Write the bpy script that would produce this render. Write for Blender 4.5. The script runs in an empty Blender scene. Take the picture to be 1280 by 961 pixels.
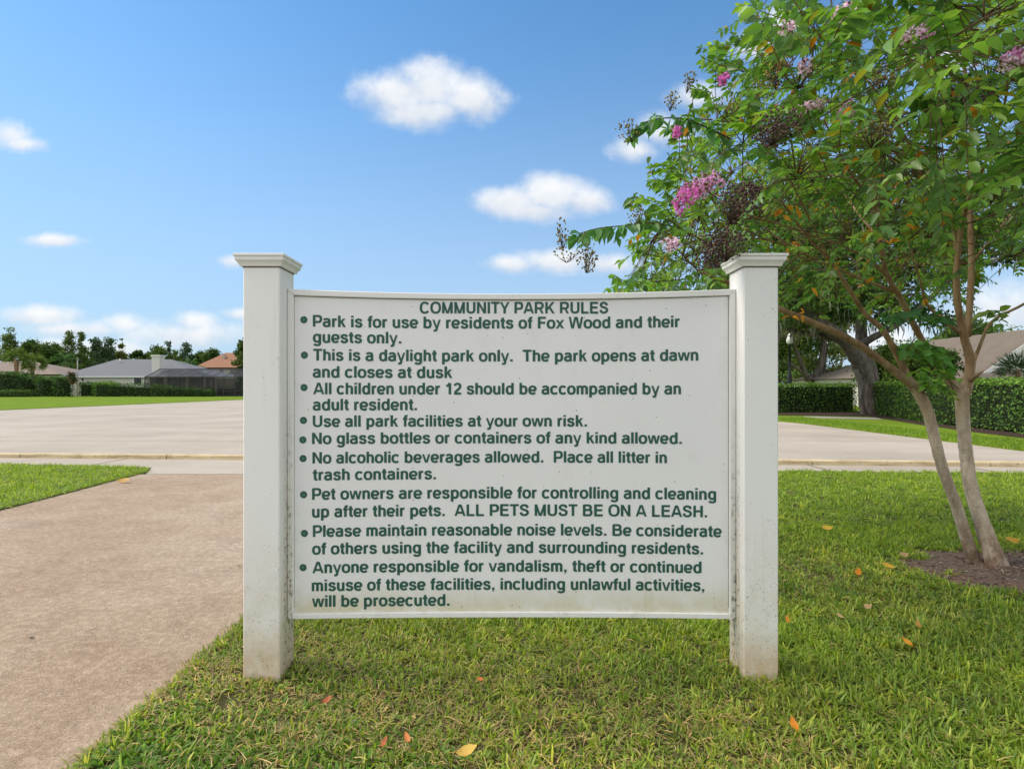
import bpy, math, random
import numpy as np
from mathutils import Vector

SC = bpy.context.scene
COL = SC.collection
random.seed(7)
RNG = np.random.default_rng(11)

# ------------------------------------------------------------------ camera
EYE, FPX, HZ = 1.35, 697.0, 485.0
cam = bpy.data.cameras.new('camera')
cam_o = bpy.data.objects.new('camera', cam)
COL.objects.link(cam_o)
cam_o.location = (0, 0, EYE)
cam_o.rotation_euler = (math.radians(90), 0, 0)
cam.sensor_width = 36
cam.lens = FPX / 1280 * 36
cam.shift_y = (HZ - 480.5) / 1280
cam.clip_start = 0.05
cam.clip_end = 3000
SC.camera = cam_o

# ------------------------------------------------------------------ view, sun, sky
SC.view_settings.view_transform = 'Standard'
SC.view_settings.look = 'None'
SC.view_settings.gamma = 1
SC.view_settings.exposure = 1.16
SUN_EL, SUN_AZ = 52.0, 276.0          # azimuth clockwise from +Y: off to the left, almost edge-on to the sign
SKY_STRENGTH = 0.10
sun = bpy.data.lights.new('sun', 'SUN')
sun.energy = 1.5
sun.angle = math.radians(28)
sun.color = (1.0, 0.90, 0.76)
sun_o = bpy.data.objects.new('sun', sun)
COL.objects.link(sun_o)
_e, _a = math.radians(SUN_EL), math.radians(SUN_AZ)
sun_dir = Vector((math.sin(_a) * math.cos(_e), math.cos(_a) * math.cos(_e), math.sin(_e)))
sun_o.rotation_euler = (-sun_dir).to_track_quat('-Z', 'Y').to_euler()

world = bpy.data.worlds.new('World')
SC.world = world
world.use_nodes = True


def build_world():
    nt = world.node_tree
    nt.nodes.clear()
    N, L = nt.nodes, nt.links
    out = N.new('ShaderNodeOutputWorld')
    bg = N.new('ShaderNodeBackground')
    bg.inputs['Strength'].default_value = SKY_STRENGTH
    sky = N.new('ShaderNodeTexSky')
    sky.sky_type = 'NISHITA'
    sky.sun_disc = False
    sky.sun_elevation = math.radians(SUN_EL)
    sky.sun_rotation = math.radians(SUN_AZ)
    sky.altitude = 0
    sky.air_density = 1.0
    sky.dust_density = 0.4
    sky.ozone_density = 2.0
    tc = N.new('ShaderNodeTexCoord')
    sep = N.new('ShaderNodeSeparateXYZ')
    L.new(tc.outputs['Generated'], sep.inputs[0])

    def M(op, a, b=None, c=None, clamp=False):
        n = N.new('ShaderNodeMath')
        n.operation = op
        n.use_clamp = clamp
        for i, v in enumerate((a, b, c)):
            if v is None:
                continue
            if isinstance(v, (int, float)):
                n.inputs[i].default_value = v
            else:
                L.new(v, n.inputs[i])
        return n.outputs[0]
    ay = M('MAXIMUM', M('ABSOLUTE', sep.outputs['Y']), 0.08)
    u = M('DIVIDE', sep.outputs['X'], ay)
    v = M('DIVIDE', sep.outputs['Z'], ay)
    uv = N.new('ShaderNodeCombineXYZ')
    L.new(u, uv.inputs[0])
    L.new(v, uv.inputs[1])

    def noise(scale, detail, rough, sy=1.0, off=0.0):
        mp = N.new('ShaderNodeMapping')
        mp.inputs['Scale'].default_value = (1, sy, 1)
        mp.inputs['Location'].default_value = (off, off * 0.7, 0)
        L.new(uv.outputs[0], mp.inputs[0])
        n = N.new('ShaderNodeTexNoise')
        n.inputs['Scale'].default_value = scale
        n.inputs['Detail'].default_value = detail
        n.inputs['Roughness'].default_value = rough
        L.new(mp.outputs[0], n.inputs['Vector'])
        return n.outputs['Fac']
    fine = noise(15, 9, 0.62)
    mid = noise(7, 3, 0.5, 1.3, 3.1)
    # cumulus puffs: centre and radii as picture angles (u = x/y, v = z/y), weight = how solid the puff is
    puffs = [(500, 118, 62, 34, 1.0), (536, 108, 54, 40, 1.0), (592, 123, 48, 34, 1.0), (530, 140, 66, 24, 1.0),
             (640, 252, 54, 24, 1.0), (690, 244, 62, 30, 1.0), (730, 250, 46, 22, .95), (668, 264, 60, 18, .9),
             (640, 330, 46, 16, .85), (690, 326, 62, 20, .9), (760, 330, 60, 20, .8),
             (795, 186, 48, 24, .75), (835, 165, 55, 30, .85),
             (68, 301, 60, 12, .8), (14, 168, 48, 32, .62), (50, 396, 76, 18, .85), (155, 404, 46, 20, .7),
             (245, 402, 52, 18, .75), (300, 392, 44, 14, .66), (292, 326, 30, 14, .7), (980, 24, 40, 26, .8),
             (1250, 385, 120, 50, .75), (1100, 430, 120, 40, .7), (1180, 70, 80, 36, .8), (1040, 250, 90, 44, .85),
             (110, 436, 190, 24, .72), (230, 418, 140, 28, .74), (90, 412, 130, 20, .68), (420, 430, 140, 18, .6), (30, 180, 60, 16, .66), (880, 120, 60, 26, .75), (940, 60, 50, 30, .7)]
    field = top_n = top_d = None
    for (px, py, rx, ry, wgt) in puffs:
        a = N.new('ShaderNodeVectorMath')
        a.operation = 'SUBTRACT'
        L.new(uv.outputs[0], a.inputs[0])
        a.inputs[1].default_value = ((px - 640) / FPX, (HZ - py) / FPX, 0)
        b = N.new('ShaderNodeVectorMath')
        b.operation = 'MULTIPLY'
        L.new(a.outputs[0], b.inputs[0])
        b.inputs[1].default_value = (FPX / rx, FPX / ry, 0)
        d = N.new('ShaderNodeVectorMath')
        d.operation = 'LENGTH'
        L.new(b.outputs[0], d.inputs[0])
        f = M('MULTIPLY_ADD', d.outputs['Value'], -1.0, wgt)
        field = f if field is None else M('SMOOTH_MAX', field, f, 0.12)
        sp = N.new('ShaderNodeSeparateXYZ')
        L.new(b.outputs[0], sp.inputs[0])
        w_ = M('MAXIMUM', f, 0.0)
        t_ = M('MULTIPLY', w_, sp.outputs['Y'])
        top_n = t_ if top_n is None else M('ADD', top_n, t_)
        top_d = w_ if top_d is None else M('ADD', top_d, w_)
    # open sky away from the picture gets a broad added cloud cover
    # (unseen clouds behind and overhead, put in to make the light soft and white)
    wn = N.new('ShaderNodeTexNoise')
    wn.inputs['Scale'].default_value = 2.3
    wn.inputs['Detail'].default_value = 4
    L.new(tc.outputs['Generated'], wn.inputs['Vector'])
    wide = M('MULTIPLY_ADD', wn.outputs['Fac'], 3.2, -1.05)
    away = N.new('ShaderNodeMapRange')
    away.interpolation_type = 'SMOOTHSTEP'
    away.inputs['From Min'].default_value = 0.62
    away.inputs['From Max'].default_value = 0.25
    L.new(sep.outputs['Y'], away.inputs['Value'])
    wide = M('ADD', wide, M('MULTIPLY_ADD', away.outputs[0], 2.4, -2.4))
    field = M('MAXIMUM', field, wide)
    f = M('ADD', field, M('MULTIPLY_ADD', fine, 1.15, -0.52))
    f = M('ADD', f, M('MULTIPLY_ADD', mid, 0.5, -0.25))
    ramp = N.new('ShaderNodeMapRange')
    ramp.interpolation_type = 'SMOOTHSTEP'
    ramp.inputs['From Min'].default_value = -0.12
    ramp.inputs['From Max'].default_value = 0.80
    L.new(f, ramp.inputs['Value'])
    above = M('MULTIPLY', ramp.outputs[0], M('GREATER_THAN', sep.outputs['Z'], 0.0))
    above = M('MULTIPLY', above, 0.95)
    # cloud whiteness: thick parts brightest, thin parts a touch bluer
    ccol = N.new('ShaderNodeMix')
    ccol.data_type = 'RGBA'
    ccol.inputs['A'].default_value = (3.4, 3.6, 3.9, 1)
    ccol.inputs['B'].default_value = (4.45, 4.5, 4.55, 1)
    # sunlit heads, greyer bases
    head = M('DIVIDE', top_n, M('MAXIMUM', top_d, 0.02))
    shade = M('MULTIPLY_ADD', head, 1.1, M('MULTIPLY_ADD', fine, 1.6, -.25), clamp=True)
    L.new(shade, ccol.inputs['Factor'])
    # pale moist air low over the horizon
    hz = N.new('ShaderNodeMapRange')
    hz.interpolation_type = 'SMOOTHSTEP'
    hz.inputs['From Min'].default_value = 0.62
    hz.inputs['From Max'].default_value = -0.05
    hz.inputs['To Max'].default_value = 0.85
    L.new(sep.outputs['Z'], hz.inputs['Value'])
    blue = N.new('ShaderNodeMix')
    blue.data_type = 'RGBA'
    blue.blend_type = 'MULTIPLY'
    blue.inputs['Factor'].default_value = 1
    L.new(sky.outputs[0], blue.inputs['A'])
    blue.inputs['B'].default_value = (.48, .77, .885, 1)
    base = N.new('ShaderNodeMix')
    base.data_type = 'RGBA'
    L.new(hz.outputs[0], base.inputs['Factor'])
    L.new(blue.outputs['Result'], base.inputs['A'])
    base.inputs['B'].default_value = (2.2, 2.75, 3.6, 1)
    mix = N.new('ShaderNodeMix')
    mix.data_type = 'RGBA'
    L.new(above, mix.inputs['Factor'])
    L.new(base.outputs['Result'], mix.inputs['A'])
    L.new(ccol.outputs['Result'], mix.inputs['B'])
    # the whole out-of-view sky, clouds and blue alike, is brightened as added fill light
    sky_boost = N.new('ShaderNodeMix')
    sky_boost.data_type = 'RGBA'
    sky_boost.blend_type = 'MULTIPLY'
    L.new(away.outputs[0], sky_boost.inputs['Factor'])
    L.new(mix.outputs['Result'], sky_boost.inputs['A'])
    sky_boost.inputs['B'].default_value = (1.5, 1.44, 1.34, 1)
    L.new(sky_boost.outputs['Result'], bg.inputs['Color'])
    L.new(bg.outputs[0], out.inputs['Surface'])


build_world()


# ------------------------------------------------------------------ helpers
def P(px, py, d):
    """The place that stands at depth d where the photograph shows (px, py)."""
    return Vector(((px - 640) / FPX * d, d, EYE + (HZ - py) / FPX * d))


def G(px, py, z=0.0):
    """The ground point the photograph shows at (px, py)."""
    d = (EYE - z) * FPX / (py - HZ)
    return Vector(((px - 640) / FPX * d, d, z))


def tag(o, label=None, cat=None, group=None, kind=None):
    if label:
        o['label'] = label
    if cat:
        o['category'] = cat
    if group:
        o['group'] = group
    if kind:
        o['kind'] = kind
    return o


def empty(name, loc, label=None, cat=None, group=None):
    o = bpy.data.objects.new(name, None)
    COL.objects.link(o)
    o.location = loc
    o.empty_display_size = 0.1
    return tag(o, label, cat, group)


def link_mesh(name, me, mat, parent=None):
    o = bpy.data.objects.new(name, me)
    COL.objects.link(o)
    if mat is not None:
        me.materials.append(mat)
    if parent is not None:
        o.parent = parent
        # geometry is written in world space: undo the parent's offset
        p = parent
        off = Vector((0, 0, 0))
        while p is not None:
            off += p.location
            p = p.parent
        o.location = -off
    return o


class MB:
    def __init__(self):
        self.v, self.f, self.c = [], [], []
        self.smooth = []

    def add(self, vs, fs, smooth=False, col=None):
        n = len(self.v)
        self.v.extend([tuple(p) for p in vs])
        self.f.extend([tuple(i + n for i in f) for f in fs])
        self.smooth.extend([smooth] * len(fs))
        self.c.extend([col] * len(vs))
        return self

    def box(self, x0, x1, y0, y1, z0, z1):
        vs = [(x0, y0, z0), (x1, y0, z0), (x1, y1, z0), (x0, y1, z0), (x0, y0, z1), (x1, y0, z1), (x1, y1, z1), (x0, y1, z1)]
        return self.add(vs, [(0, 3, 2, 1), (4, 5, 6, 7), (0, 1, 5, 4), (1, 2, 6, 5), (2, 3, 7, 6), (3, 0, 4, 7)])

    def quad(self, a, b, c, d):
        return self.add([a, b, c, d], [(0, 1, 2, 3)])

    def tri(self, a, b, c):
        return self.add([a, b, c], [(0, 1, 2)])

    def bar(self, a, b, w, h=None):
        a, b = Vector(a), Vector(b)
        h = h or w
        d = (b - a).normalized()
        up = Vector((0, 0, 1)) if abs(d.z) < 0.95 else Vector((0, 1, 0))
        s = d.cross(up).normalized()
        t = s.cross(d)
        vs = []
        for p in (a, b):
            for (i, j) in ((-1, -1), (1, -1), (1, 1), (-1, 1)):
                vs.append(p + s * i * w / 2 + t * j * h / 2)
        return self.add(vs, [(0, 3, 2, 1), (4, 5, 6, 7), (0, 1, 5, 4), (1, 2, 6, 5), (2, 3, 7, 6), (3, 0, 4, 7)])

    def tube(self, pts, rad, n=8, lump=0.0, seed=0, cap=True):
        pts = [Vector(p) for p in pts]
        rr = random.Random(seed)
        rings = []
        side = None
        for i, p in enumerate(pts):
            a = pts[max(i - 1, 0)]
            b = pts[min(i + 1, len(pts) - 1)]
            d = (b - a).normalized()
            if side is None:
                side = d.cross(Vector((0.31, 0.95, 0.11)))
                if side.length < 1e-3:
                    side = d.cross(Vector((1, 0, 0)))
            side = (side - d * side.dot(d)).normalized()
            t = d.cross(side)
            r = rad[i] if not isinstance(rad, (int, float)) else rad
            ring = []
            for k in range(n):
                a_ = 2 * math.pi * k / n
                q = r * (1 + rr.uniform(-lump, lump))
                ring.append(p + side * math.cos(a_) * q + t * math.sin(a_) * q)
            rings.append(ring)
        vs = [p for r in rings for p in r]
        fs = []
        for i in range(len(rings) - 1):
            for k in range(n):
                k2 = (k + 1) % n
                fs.append((i * n + k, i * n + k2, (i + 1) * n + k2, (i + 1) * n + k))
        if cap:
            fs.append(tuple(range(n))[::-1])
            fs.append(tuple((len(rings) - 1) * n + k for k in range(n)))
        return self.add(vs, fs, smooth=True)

    def prism(self, poly, z0, z1):
        n = len(poly)
        vs = [(x, y, z0) for x, y in poly] + [(x, y, z1) for x, y in poly]
        fs = [tuple(range(n))[::-1], tuple(range(n, 2 * n))]
        for i in range(n):
            j = (i + 1) % n
            fs.append((i, j, n + j, n + i))
        return self.add(vs, fs)

    def ball(self, c, r, n=6, m=4, sz=1.0):
        c = Vector(c)
        vs = [c + Vector((0, 0, r * sz))]
        for i in range(1, m):
            a = math.pi * i / m
            for k in range(n):
                b = 2 * math.pi * k / n
                vs.append(c + Vector((r * math.sin(a) * math.cos(b), r * math.sin(a) * math.sin(b), r * math.cos(a) * sz)))
        vs.append(c - Vector((0, 0, r * sz)))
        fs = []
        for k in range(n):
            fs.append((0, 1 + k, 1 + (k + 1) % n))
            fs.append((len(vs) - 1, 1 + (m - 2) * n + (k + 1) % n, 1 + (m - 2) * n + k))
        for i in range(m - 2):
            for k in range(n):
                k2 = (k + 1) % n
                fs.append((1 + i * n + k, 1 + (i + 1) * n + k, 1 + (i + 1) * n + k2, 1 + i * n + k2))
        return self.add(vs, fs, smooth=True)

    def build(self, name, mat, parent=None):
        me = bpy.data.meshes.new(name)
        me.from_pydata(self.v, [], self.f)
        me.polygons.foreach_set('use_smooth', self.smooth)
        me.update()
        return link_mesh(name, me, mat, parent)


def bezier_chain(pts, per=5):
    """Catmull-Rom through the points (tuples of any length)."""
    A = [np.array(p, float) for p in pts]
    A = [2 * A[0] - A[1]] + A + [2 * A[-1] - A[-2]]
    out = []
    for i in range(1, len(A) - 2):
        for k in range(per):
            t = k / per
            p0, p1, p2, p3 = A[i - 1], A[i], A[i + 1], A[i + 2]
            out.append(0.5 * (2 * p1 + (p2 - p0) * t + (2 * p0 - 5 * p1 + 4 * p2 - p3) * t * t + (3 * p1 - p0 - 3 * p2 + p3) * t ** 3))
    out.append(A[-2])
    return out


LEAF_T = dict(
    v=[(0, 0, 0), (.32, .5, .05), (.32, 0, -.04), (.32, -.5, .05), (.70, .36, .04), (.70, 0, -.06), (.70, -.36, .04), (1, 0, -.10)],
    f=[(0, 2, 1), (0, 3, 2), (1, 2, 5, 4), (2, 3, 6, 5), (4, 5, 7), (5, 6, 7)])
CARD_T = dict(v=[(0, 0, 0), (.45, .5, .04), (1, 0, 0), (.5, -.5, .04)], f=[(0, 3, 2, 1)])
BLADE_T = dict(v=[(0, .5, 0), (0, -.5, 0), (.4, .46, 0), (.4, -.46, 0), (.75, .32, 0), (.75, -.32, 0), (1, 0, 0)],
               f=[(0, 1, 3, 2), (2, 3, 5, 4), (4, 5, 6)])
BLADE2_T = dict(v=[(0, .5, 0), (0, -.5, 0), (.6, .38, 0), (.6, -.38, 0), (1, 0, 0)], f=[(0, 1, 3, 2), (2, 3, 4)])


def scatter(name, tmpl, base, dirs, norms, length, width, cols, mat, parent=None, droop=None, smooth=False):
    """ONE mesh of many leaf-like pieces; vectorised. droop bends each piece down along its length."""
    N_ = len(base)
    T = np.array(tmpl['v'], float)
    d = dirs / np.maximum(np.linalg.norm(dirs, axis=1, keepdims=True), 1e-9)
    s = np.cross(norms, d)
    s /= np.maximum(np.linalg.norm(s, axis=1, keepdims=True), 1e-9)
    n = np.cross(d, s)
    L_ = np.broadcast_to(length, (N_,))[:, None, None]
    W_ = np.broadcast_to(width, (N_,))[:, None, None]
    V = base[:, None, :] + d[:, None, :] * (T[None, :, 0:1] * L_) + s[:, None, :] * (T[None, :, 1:2] * W_) + n[:, None, :] * (T[None, :, 2:3] * L_)
    if droop is not None:
        dr = np.broadcast_to(droop, (N_,))[:, None]
        V[:, :, 2] -= dr * (T[None, :, 0] ** 2) * L_[:, :, 0]
    nv = len(T)
    V = V.reshape(-1, 3)
    me = bpy.data.meshes.new(name)
    loops, starts, tot = [], [], 0
    per_l = [i for f in tmpl['f'] for i in f]
    sizes = [len(f) for f in tmpl['f']]
    lp = (np.array(per_l)[None, :] + (np.arange(N_) * nv)[:, None]).reshape(-1)
    st = np.concatenate([[0], np.cumsum(sizes)[:-1]])
    ls = (st[None, :] + (np.arange(N_) * len(per_l))[:, None]).reshape(-1)
    me.vertices.add(len(V))
    me.vertices.foreach_set('co', V.astype(np.float32).ravel())
    me.loops.add(len(lp))
    me.loops.foreach_set('vertex_index', lp.astype(np.int32))
    me.polygons.add(len(ls))
    me.polygons.foreach_set('loop_start', ls.astype(np.int32))
    me.update(calc_edges=True)
    if smooth:
        me.polygons.foreach_set('use_smooth', np.ones(len(ls), bool))
    C = np.ones((N_, nv, 4), np.float32)
    C[:, :, :3] = np.asarray(cols)[:, None, :]
    a = me.color_attributes.new('Col', 'FLOAT_COLOR', 'POINT')
    a.data.foreach_set('color', C.ravel())
    return link_mesh(name, me, mat, parent)


def rand_dirs(n, rng=RNG):
    v = rng.normal(size=(n, 3))
    return v / np.linalg.norm(v, axis=1, keepdims=True)


def vnoise(x, y, seed=0):
    """cheap smooth value noise in 2D, 0..1"""
    def h(i, j):
        a = np.sin(i * 127.1 + j * 311.7 + seed * 74.7) * 43758.5453
        return a - np.floor(a)
    xi, yi = np.floor(x), np.floor(y)
    fx, fy = x - xi, y - yi
    fx, fy = fx * fx * (3 - 2 * fx), fy * fy * (3 - 2 * fy)
    return (h(xi, yi) * (1 - fx) + h(xi + 1, yi) * fx) * (1 - fy) + (h(xi, yi + 1) * (1 - fx) + h(xi + 1, yi + 1) * fx) * fy


def fbm(x, y, seed=0):
    return (vnoise(x, y, seed) * .5 + vnoise(x * 2.1 + 3, y * 2.1, seed + 1) * .3 + vnoise(x * 4.3, y * 4.3 + 5, seed + 2) * .2)


# ------------------------------------------------------------------ materials
class NT:
    def __init__(self, name):
        self.m = bpy.data.materials.new(name)
        self.m.use_nodes = True
        self.nt = self.m.node_tree
        self.N, self.L = self.nt.nodes, self.nt.links
        self.b = self.N['Principled BSDF']
        self.out = self.N['Material Output']
        self.b.inputs['Specular IOR Level'].default_value = 0.3
        self._tc = None

    def tc(self, kind='Object', scale=(1, 1, 1)):
        if self._tc is None:
            self._tc = self.N.new('ShaderNodeTexCoord')
        if scale == (1, 1, 1):
            return self._tc.outputs[kind]
        mp = self.N.new('ShaderNodeMapping')
        mp.inputs['Scale'].default_value = scale
        self.L.new(self._tc.outputs[kind], mp.inputs[0])
        return mp.outputs[0]

    def pos(self, scale=(1, 1, 1)):
        g = self.N.new('ShaderNodeNewGeometry')
        mp = self.N.new('ShaderNodeMapping')
        mp.inputs['Scale'].default_value = scale
        self.L.new(g.outputs['Position'], mp.inputs[0])
        return mp.outputs[0]

    def noise(self, vec, scale, detail=4, rough=0.55):
        n = self.N.new('ShaderNodeTexNoise')
        n.inputs['Scale'].default_value = scale
        n.inputs['Detail'].default_value = detail
        n.inputs['Roughness'].default_value = rough
        self.L.new(vec, n.inputs['Vector'])
        return n.outputs['Fac']

    def voro(self, vec, scale, feature='F1', out='Distance'):
        n = self.N.new('ShaderNodeTexVoronoi')
        n.feature = feature
        n.inputs['Scale'].default_value = scale
        self.L.new(vec, n.inputs['Vector'])
        return n.outputs[out]

    def ramp(self, fac, stops, interp='LINEAR'):
        r = self.N.new('ShaderNodeValToRGB')
        r.color_ramp.interpolation = interp
        e = r.color_ramp.elements
        while len(e) > 1:
            e.remove(e[-1])
        for i, (p, c) in enumerate(stops):
            el = e[0] if i == 0 else e.new(p)
            el.position = p
            if isinstance(c, (int, float)):
                c = (c, c, c)
            el.color = (*c, 1)
        self.L.new(fac, r.inputs['Fac'])
        return r.outputs['Color']

    def rng(self, v, a, b, c=0.0, d=1.0, smooth=True):
        n = self.N.new('ShaderNodeMapRange')
        if smooth:
            n.interpolation_type = 'SMOOTHSTEP'
        for k, x in zip(('From Min', 'From Max', 'To Min', 'To Max'), (a, b, c, d)):
            n.inputs[k].default_value = x
        self.L.new(v, n.inputs['Value'])
        return n.outputs[0]

    def mix(self, fac, a, b, blend='MIX'):
        n = self.N.new('ShaderNodeMix')
        n.data_type = 'RGBA'
        n.blend_type = blend
        for k, x in (('Factor', fac), ('A', a), ('B', b)):
            if isinstance(x, (int, float)):
                n.inputs[k].default_value = x if k == 'Factor' else (x, x, x, 1)
            elif isinstance(x, tuple):
                n.inputs[k].default_value = (*x, 1)
            else:
                self.L.new(x, n.inputs[k])
        return n.outputs['Result']

    def math(self, op, a, b=0.0, clamp=False):
        n = self.N.new('ShaderNodeMath')
        n.operation = op
        n.use_clamp = clamp
        for i, x in enumerate((a, b)):
            if isinstance(x, (int, float)):
                n.inputs[i].default_value = x
            else:
                self.L.new(x, n.inputs[i])
        return n.outputs[0]

    def sep(self, vec):
        n = self.N.new('ShaderNodeSeparateXYZ')
        self.L.new(vec, n.inputs[0])
        return n.outputs

    def color(self, c):
        if isinstance(c, tuple):
            self.b.inputs['Base Color'].default_value = (*c, 1)
        else:
            self.L.new(c, self.b.inputs['Base Color'])
        return self

    def rough(self, r):
        if isinstance(r, (int, float)):
            self.b.inputs['Roughness'].default_value = r
        else:
            self.L.new(r, self.b.inputs['Roughness'])
        return self

    def bump(self, h, strength=0.3, dist=0.01):
        n = self.N.new('ShaderNodeBump')
        n.inputs['Strength'].default_value = strength
        n.inputs['Distance'].default_value = dist
        self.L.new(h, n.inputs['Height'])
        self.L.new(n.outputs[0], self.b.inputs['Normal'])
        return self


def mat_leaf(name, trans=0.35, rough=0.5, spec=0.35, tmul=(1.5, 1.6, .8)):
    t = NT(name)
    a = t.N.new('ShaderNodeAttribute')
    a.attribute_name = 'Col'
    t.color(a.outputs['Color']).rough(rough)
    t.b.inputs['Specular IOR Level'].default_value = spec
    tr = t.N.new('ShaderNodeBsdfTranslucent')
    t.L.new(t.mix(1.0, a.outputs['Color'], tmul, 'MULTIPLY'), tr.inputs['Color'])
    mx = t.N.new('ShaderNodeMixShader')
    mx.inputs[0].default_value = trans
    t.L.new(t.b.outputs[0], mx.inputs[1])
    t.L.new(tr.outputs[0], mx.inputs[2])
    t.L.new(mx.outputs[0], t.out.inputs['Surface'])
    return t.m


def mat_plain(name, c, rough=0.6, var=0.12, scale=6.0):
    t = NT(name)
    n = t.noise(t.tc(), scale, 5)
    t.color(t.mix(n, tuple(x * (1 - var) for x in c), tuple(min(1, x * (1 + var)) for x in c))).rough(rough)
    return t.m


def mat_attr(name, rough=0.7):
    t = NT(name)
    a = t.N.new('ShaderNodeAttribute')
    a.attribute_name = 'Col'
    t.color(a.outputs['Color']).rough(rough)
    return t.m


def mat_driveway():
    t = NT('driveway_concrete')
    p = t.pos()
    big = t.noise(p, 0.55, 5, .6)
    midn = t.noise(p, 3.5, 5, .6)
    c = t.ramp(big, [(.32, (.35, .255, .18)), (.5, (.41, .315, .232)), (.68, (.47, .39, .307))])
    c = t.mix(t.rng(midn, .4, .68), c, t.mix(1.0, c, (.86, .84, .82), 'MULTIPLY'))
    grit = t.noise(p, 95, 3, .75)
    c = t.mix(t.rng(grit, .50, .68), c, t.mix(1.0, c, (.55, .52, .48), 'MULTIPLY'))
    c = t.mix(t.rng(t.noise(p, 130, 2, .6), .56, .7), c, t.mix(1.0, c, (1.35, 1.35, 1.35), 'MULTIPLY'))
    # shell chips: pale flecks, thicker in worn patches
    blot = t.noise(p, 22, 5, .75)
    c = t.mix(t.rng(blot, .42, .66), t.mix(1.0, c, (.80, .78, .75), 'MULTIPLY'), t.mix(1.0, c, (1.13, 1.12, 1.12), 'MULTIPLY'))
    v = t.voro(p, 48)
    chip = t.rng(v, .26, .08)
    worn = t.rng(t.noise(p, 1.3, 4, .6), .40, .62)
    sel = t.rng(t.voro(p, 48, out='Color'), .42, .55)
    c = t.mix(t.math('MULTIPLY', t.math('MULTIPLY', chip, sel), t.math('MULTIPLY_ADD', worn, .75)), c, (.58, .50, .41))
    spots = t.rng(t.voro(p, 7.0), .075, .03)
    c = t.mix(t.math('MULTIPLY', spots, .7), c, (.10, .085, .07))
    stain = t.rng(t.noise(t.pos((.7, 2.2, 1)), 1.1, 4, .6), .58, .74)
    c = t.mix(t.math('MULTIPLY', stain, .35), c, (.20, .165, .13))
    t.color(c).rough(.88)
    h = t.math('ADD', t.math('MULTIPLY', grit, .6), t.math('MULTIPLY', chip, .35))
    t.bump(h, .9, .008)
    return t.m


def mat_road(name='road_concrete', warm=1.0):
    t = NT(name)
    p = t.pos()
    big = t.noise(p, .35, 5, .62)
    c = t.ramp(big, [(.3, (.33, .283, .232)), (.5, (.395, .342, .284)), (.7, (.45, .397, .335))])
    streak = t.noise(t.pos((.035, 1.1, 1)), 1.0, 6, .68)
    c = t.mix(t.math('MULTIPLY', t.rng(streak, .52, .74), .38), c, (.20, .17, .145))
    streak2 = t.noise(t.pos((.07, 4.2, 1)), 1.0, 7, .75)
    c = t.mix(t.math('MULTIPLY', t.rng(streak2, .52, .74), .36), c, (.27, .245, .22))
    fine = t.noise(p, 60, 4, .7)
    c = t.mix(t.math('MULTIPLY', t.rng(fine, .5, .75), .5), c, t.mix(1.0, c, (.7, .69, .67), 'MULTIPLY'))
    spots = t.rng(t.voro(p, 2.2), .06, .025)
    c = t.mix(t.math('MULTIPLY', spots, .6), c, (.13, .11, .09))
    t.color(c).rough(.85).bump(fine, .4, .006)
    return t.m


def mat_curb():
    t = NT('curb_concrete')
    p = t.pos()
    n = t.noise(t.pos((.8, 3, 6)), 2.2, 5, .65)
    c = t.ramp(n, [(.3, (.34, .26, .15)), (.5, (.52, .42, .26)), (.7, (.62, .53, .37))])
    d = t.rng(t.noise(p, 14, 4, .7), .56, .72)
    c = t.mix(t.math('MULTIPLY', d, .7), c, (.11, .09, .065))
    t.color(c).rough(.85).bump(t.noise(p, 40, 4), .4, .006)
    return t.m


def mat_soil(name='lawn_soil', a=(.042, .036, .018), b=(.085, .065, .034)):
    t = NT(name)
    p = t.pos()
    t.color(t.mix(t.noise(p, 22, 6, .7), a, b)).rough(.95).bump(t.noise(p, 60, 5, .7), .7, .02)
    return t.m


def mat_turf(name, lo, hi, dry=(.16, .15, .05)):
    """mown turf seen from afar"""
    t = NT(name)
    p = t.pos()
    c = t.mix(t.rng(t.noise(p, .5, 5, .6), .35, .65), lo, hi)
    fine = t.noise(t.pos((1, .6, 1)), 9, 6, .75)
    c = t.mix(t.math('MULTIPLY', t.rng(fine, .45, .72), .6), c, t.mix(1.0, c, (.45, .52, .4), 'MULTIPLY'))
    c = t.mix(t.math('MULTIPLY', t.rng(t.noise(p, 1.7, 5, .65), .55, .72), .35), c, dry)
    t.color(c).rough(1.0).bump(fine, .8, .04)
    t.b.inputs['Specular IOR Level'].default_value = .05
    return t.m


def mat_mulch():
    t = NT('mulch')
    p = t.pos()
    n = t.noise(t.pos((1, 2.5, 1)), 38, 6, .75)
    c = t.ramp(n, [(.3, (.07, .045, .034)), (.5, (.19, .13, .10)), (.7, (.34, .25, .20))])
    c = t.mix(t.rng(t.noise(p, 3.2, 4, .6), .4, .65), c, t.mix(1.0, c, (1.15, .98, .92), 'MULTIPLY'))
    t.color(c).rough(.95).bump(n, .9, .02)
    return t.m


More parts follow.
